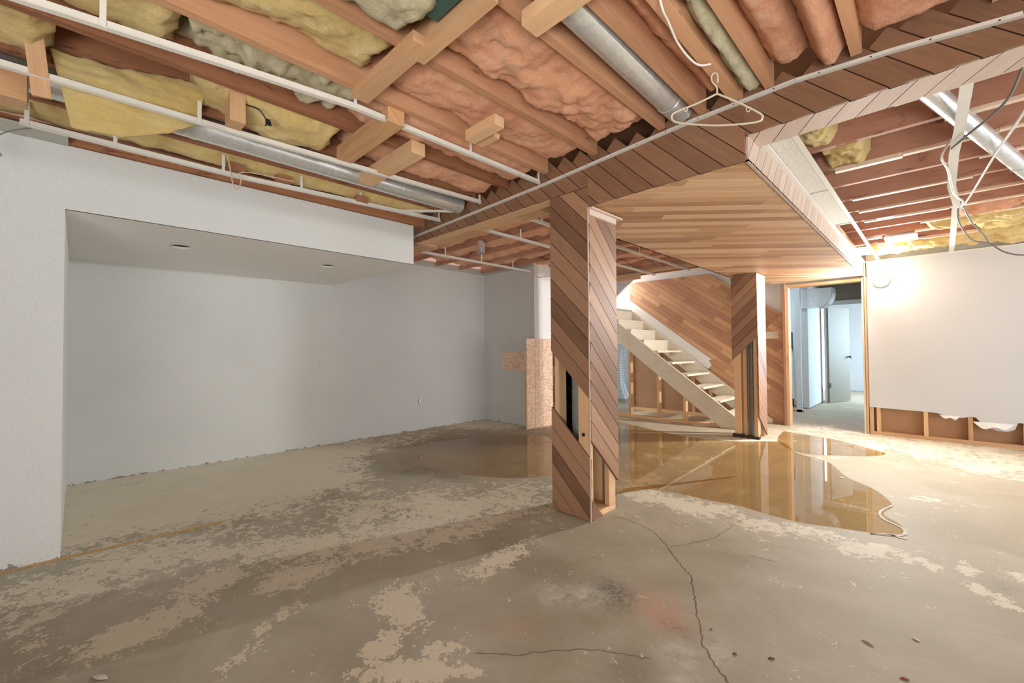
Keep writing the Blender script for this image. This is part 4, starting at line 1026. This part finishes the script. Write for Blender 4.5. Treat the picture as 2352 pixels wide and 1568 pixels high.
H0, H1 = Vector((-1.655, 11.29, 0)), Vector((-1.385, 12.01, 0)); L = (H1-H0); l = L.length; L.normalize(); Nn = Vector((0, 0, 1)).cross(L)
MB().obox(H0+Vector((0, 0, .02)), (0, 0, 1), L, -Nn, 2.03, l, .035).build('leaf', UTILD, dl)
for z in (.33, 1.83): MB().obox(H0+Vector((0, 0, z))-Nn*.04-L*.02, (0, 0, 1), L, -Nn, .1, .06, .008).build('hinge', HINGE, dl)
kp = H0+L*(l-.08)+Vector((0, 0, .98))-Nn*.035
kb = MB().tube([kp, kp-Nn*.035, kp-Nn*.045, kp-Nn*.07], [.012, .012, .028, .022], 16).build('knob', HINGE, dl)
MB().tube([kp-Nn*.07, kp-Nn*.075-Vector((0, 0, .05))], .003, 6).build('key', HINGE, kb)
struct('trim_9', MB().box(-1.70, 11.28, 0, -1.668, 11.40, 2.08, 'z'), WHITE)
# dark plant at left: tanks and hose
tk = empty('water_tank', (-2.25, 9.95, 0), 'dark cylindrical tank partly seen through the doorway', 'tank')
MB().tube([(-2.32, 10.3, .0), (-2.32, 10.3, 1.5), (-2.32, 10.3, 1.6)], [.24, .24, .12], 32).build('body', plain('dark_blue_steel', sl(62, 72, 84), .4, .3), tk)
for z in (.55, 1.2): MB().tube([(-2.32, 10.3, z), (-2.32, 10.3, z+.02)], .245, 32).build('band', BLACK, tk)
MB().tube(spline([(-2.18, 10.05, 1.4), (-2.02, 9.9, 1.1), (-2.0, 9.85, .6), (-1.98, 9.8, .2)], 6), .02, 10).build('hose', CABLEW, tk)
fd = empty('flexible_duct', (-5.1, 8.9, .3), 'corrugated white flexible duct below the stairs at left', 'duct')
P = spline([(-4.75, 8.4, 1.45), (-4.95, 8.55, 1.25), (-5.05, 8.65, .95), (-5.08, 8.7, .6), (-5.02, 8.65, .3), (-4.82, 8.5, .075)], 24)
MB().tube(P, [.062+.006*math.sin(i*1.6) for i in range(len(P))], 20).build('hose', plain('white_foil', sl(222, 228, 232), .35, .3), fd)
tag(MB().box(-5.6, 9.2, 0, -4.55, 9.6, 1.9).build('white_cabinet', plain('pale_blue_panel', sl(206, 216, 224), .5), None), 'plain pale panelled appliance behind the flexible duct', 'appliance')

# ------------------------------------------------------------------ floor bits
LEAF = plain('dry_leaf', sl(120, 92, 50), .8, 0, None, .3, 60)
def scrap(px, py, l, w, rot, label, mat=LEAF, name='debris_scrap', cat='debris'):
    x, y = at_floor(px, py); mb = MB(); n = 6
    for i in range(n):
        a, b = i/n, (i+1)/n
        f = lambda t: w*math.sin(math.pi*min(.98, max(.04, t)))
        z = lambda t: .002+.003*math.sin(math.pi*t)
        mb.face([(a*l-l/2, -f(a)/2, z(a)), (b*l-l/2, -f(b)/2, z(b)), (b*l-l/2, f(b)/2, z(b)), (a*l-l/2, f(a)/2, z(a))])
        mb.face([(a*l-l/2, f(a)/2, z(a)-.0015), (b*l-l/2, f(b)/2, z(b)-.0015), (b*l-l/2, -f(b)/2, z(b)-.0015), (a*l-l/2, -f(a)/2, z(a)-.0015)])
    o = mb.build(name, mat); o.location = (x, y, 0); o.rotation_euler = (0, 0, rot); tag(o, label, cat)
scrap(1688, 1503, .018, .012, .3, 'small brown seed scrap right of the lower crack')
scrap(1772, 1513, .028, .012, .8, 'small brown leaf scrap at the bottom, farther right of the crack')
scrap(1993, 1478, .05, .008, -.5, 'thin dry twig lying at the lower right of the floor')
scrap(1633, 1446, .012, .008, .2, 'tiny yellow-brown chip beside the long crack')
scrap(2078, 1560, .03, .014, .5, 'reddish chip at the bottom right edge', plain('red_chip', sl(150, 84, 60), .8))
scrap(2105, 1470, .03, .012, -.3, 'white paint flake lying alone at lower right', RIMM)
scrap(1933, 1097, .05, .035, .1, 'round white flake floating in the large puddle', RIMM)
scrap(230, 1557, .07, .025, .6, 'white elongated flake near the bottom left', RIMM)
scrap(1365, 1277, .02, .01, 1.2, 'small white curl below the near column', RIMM)
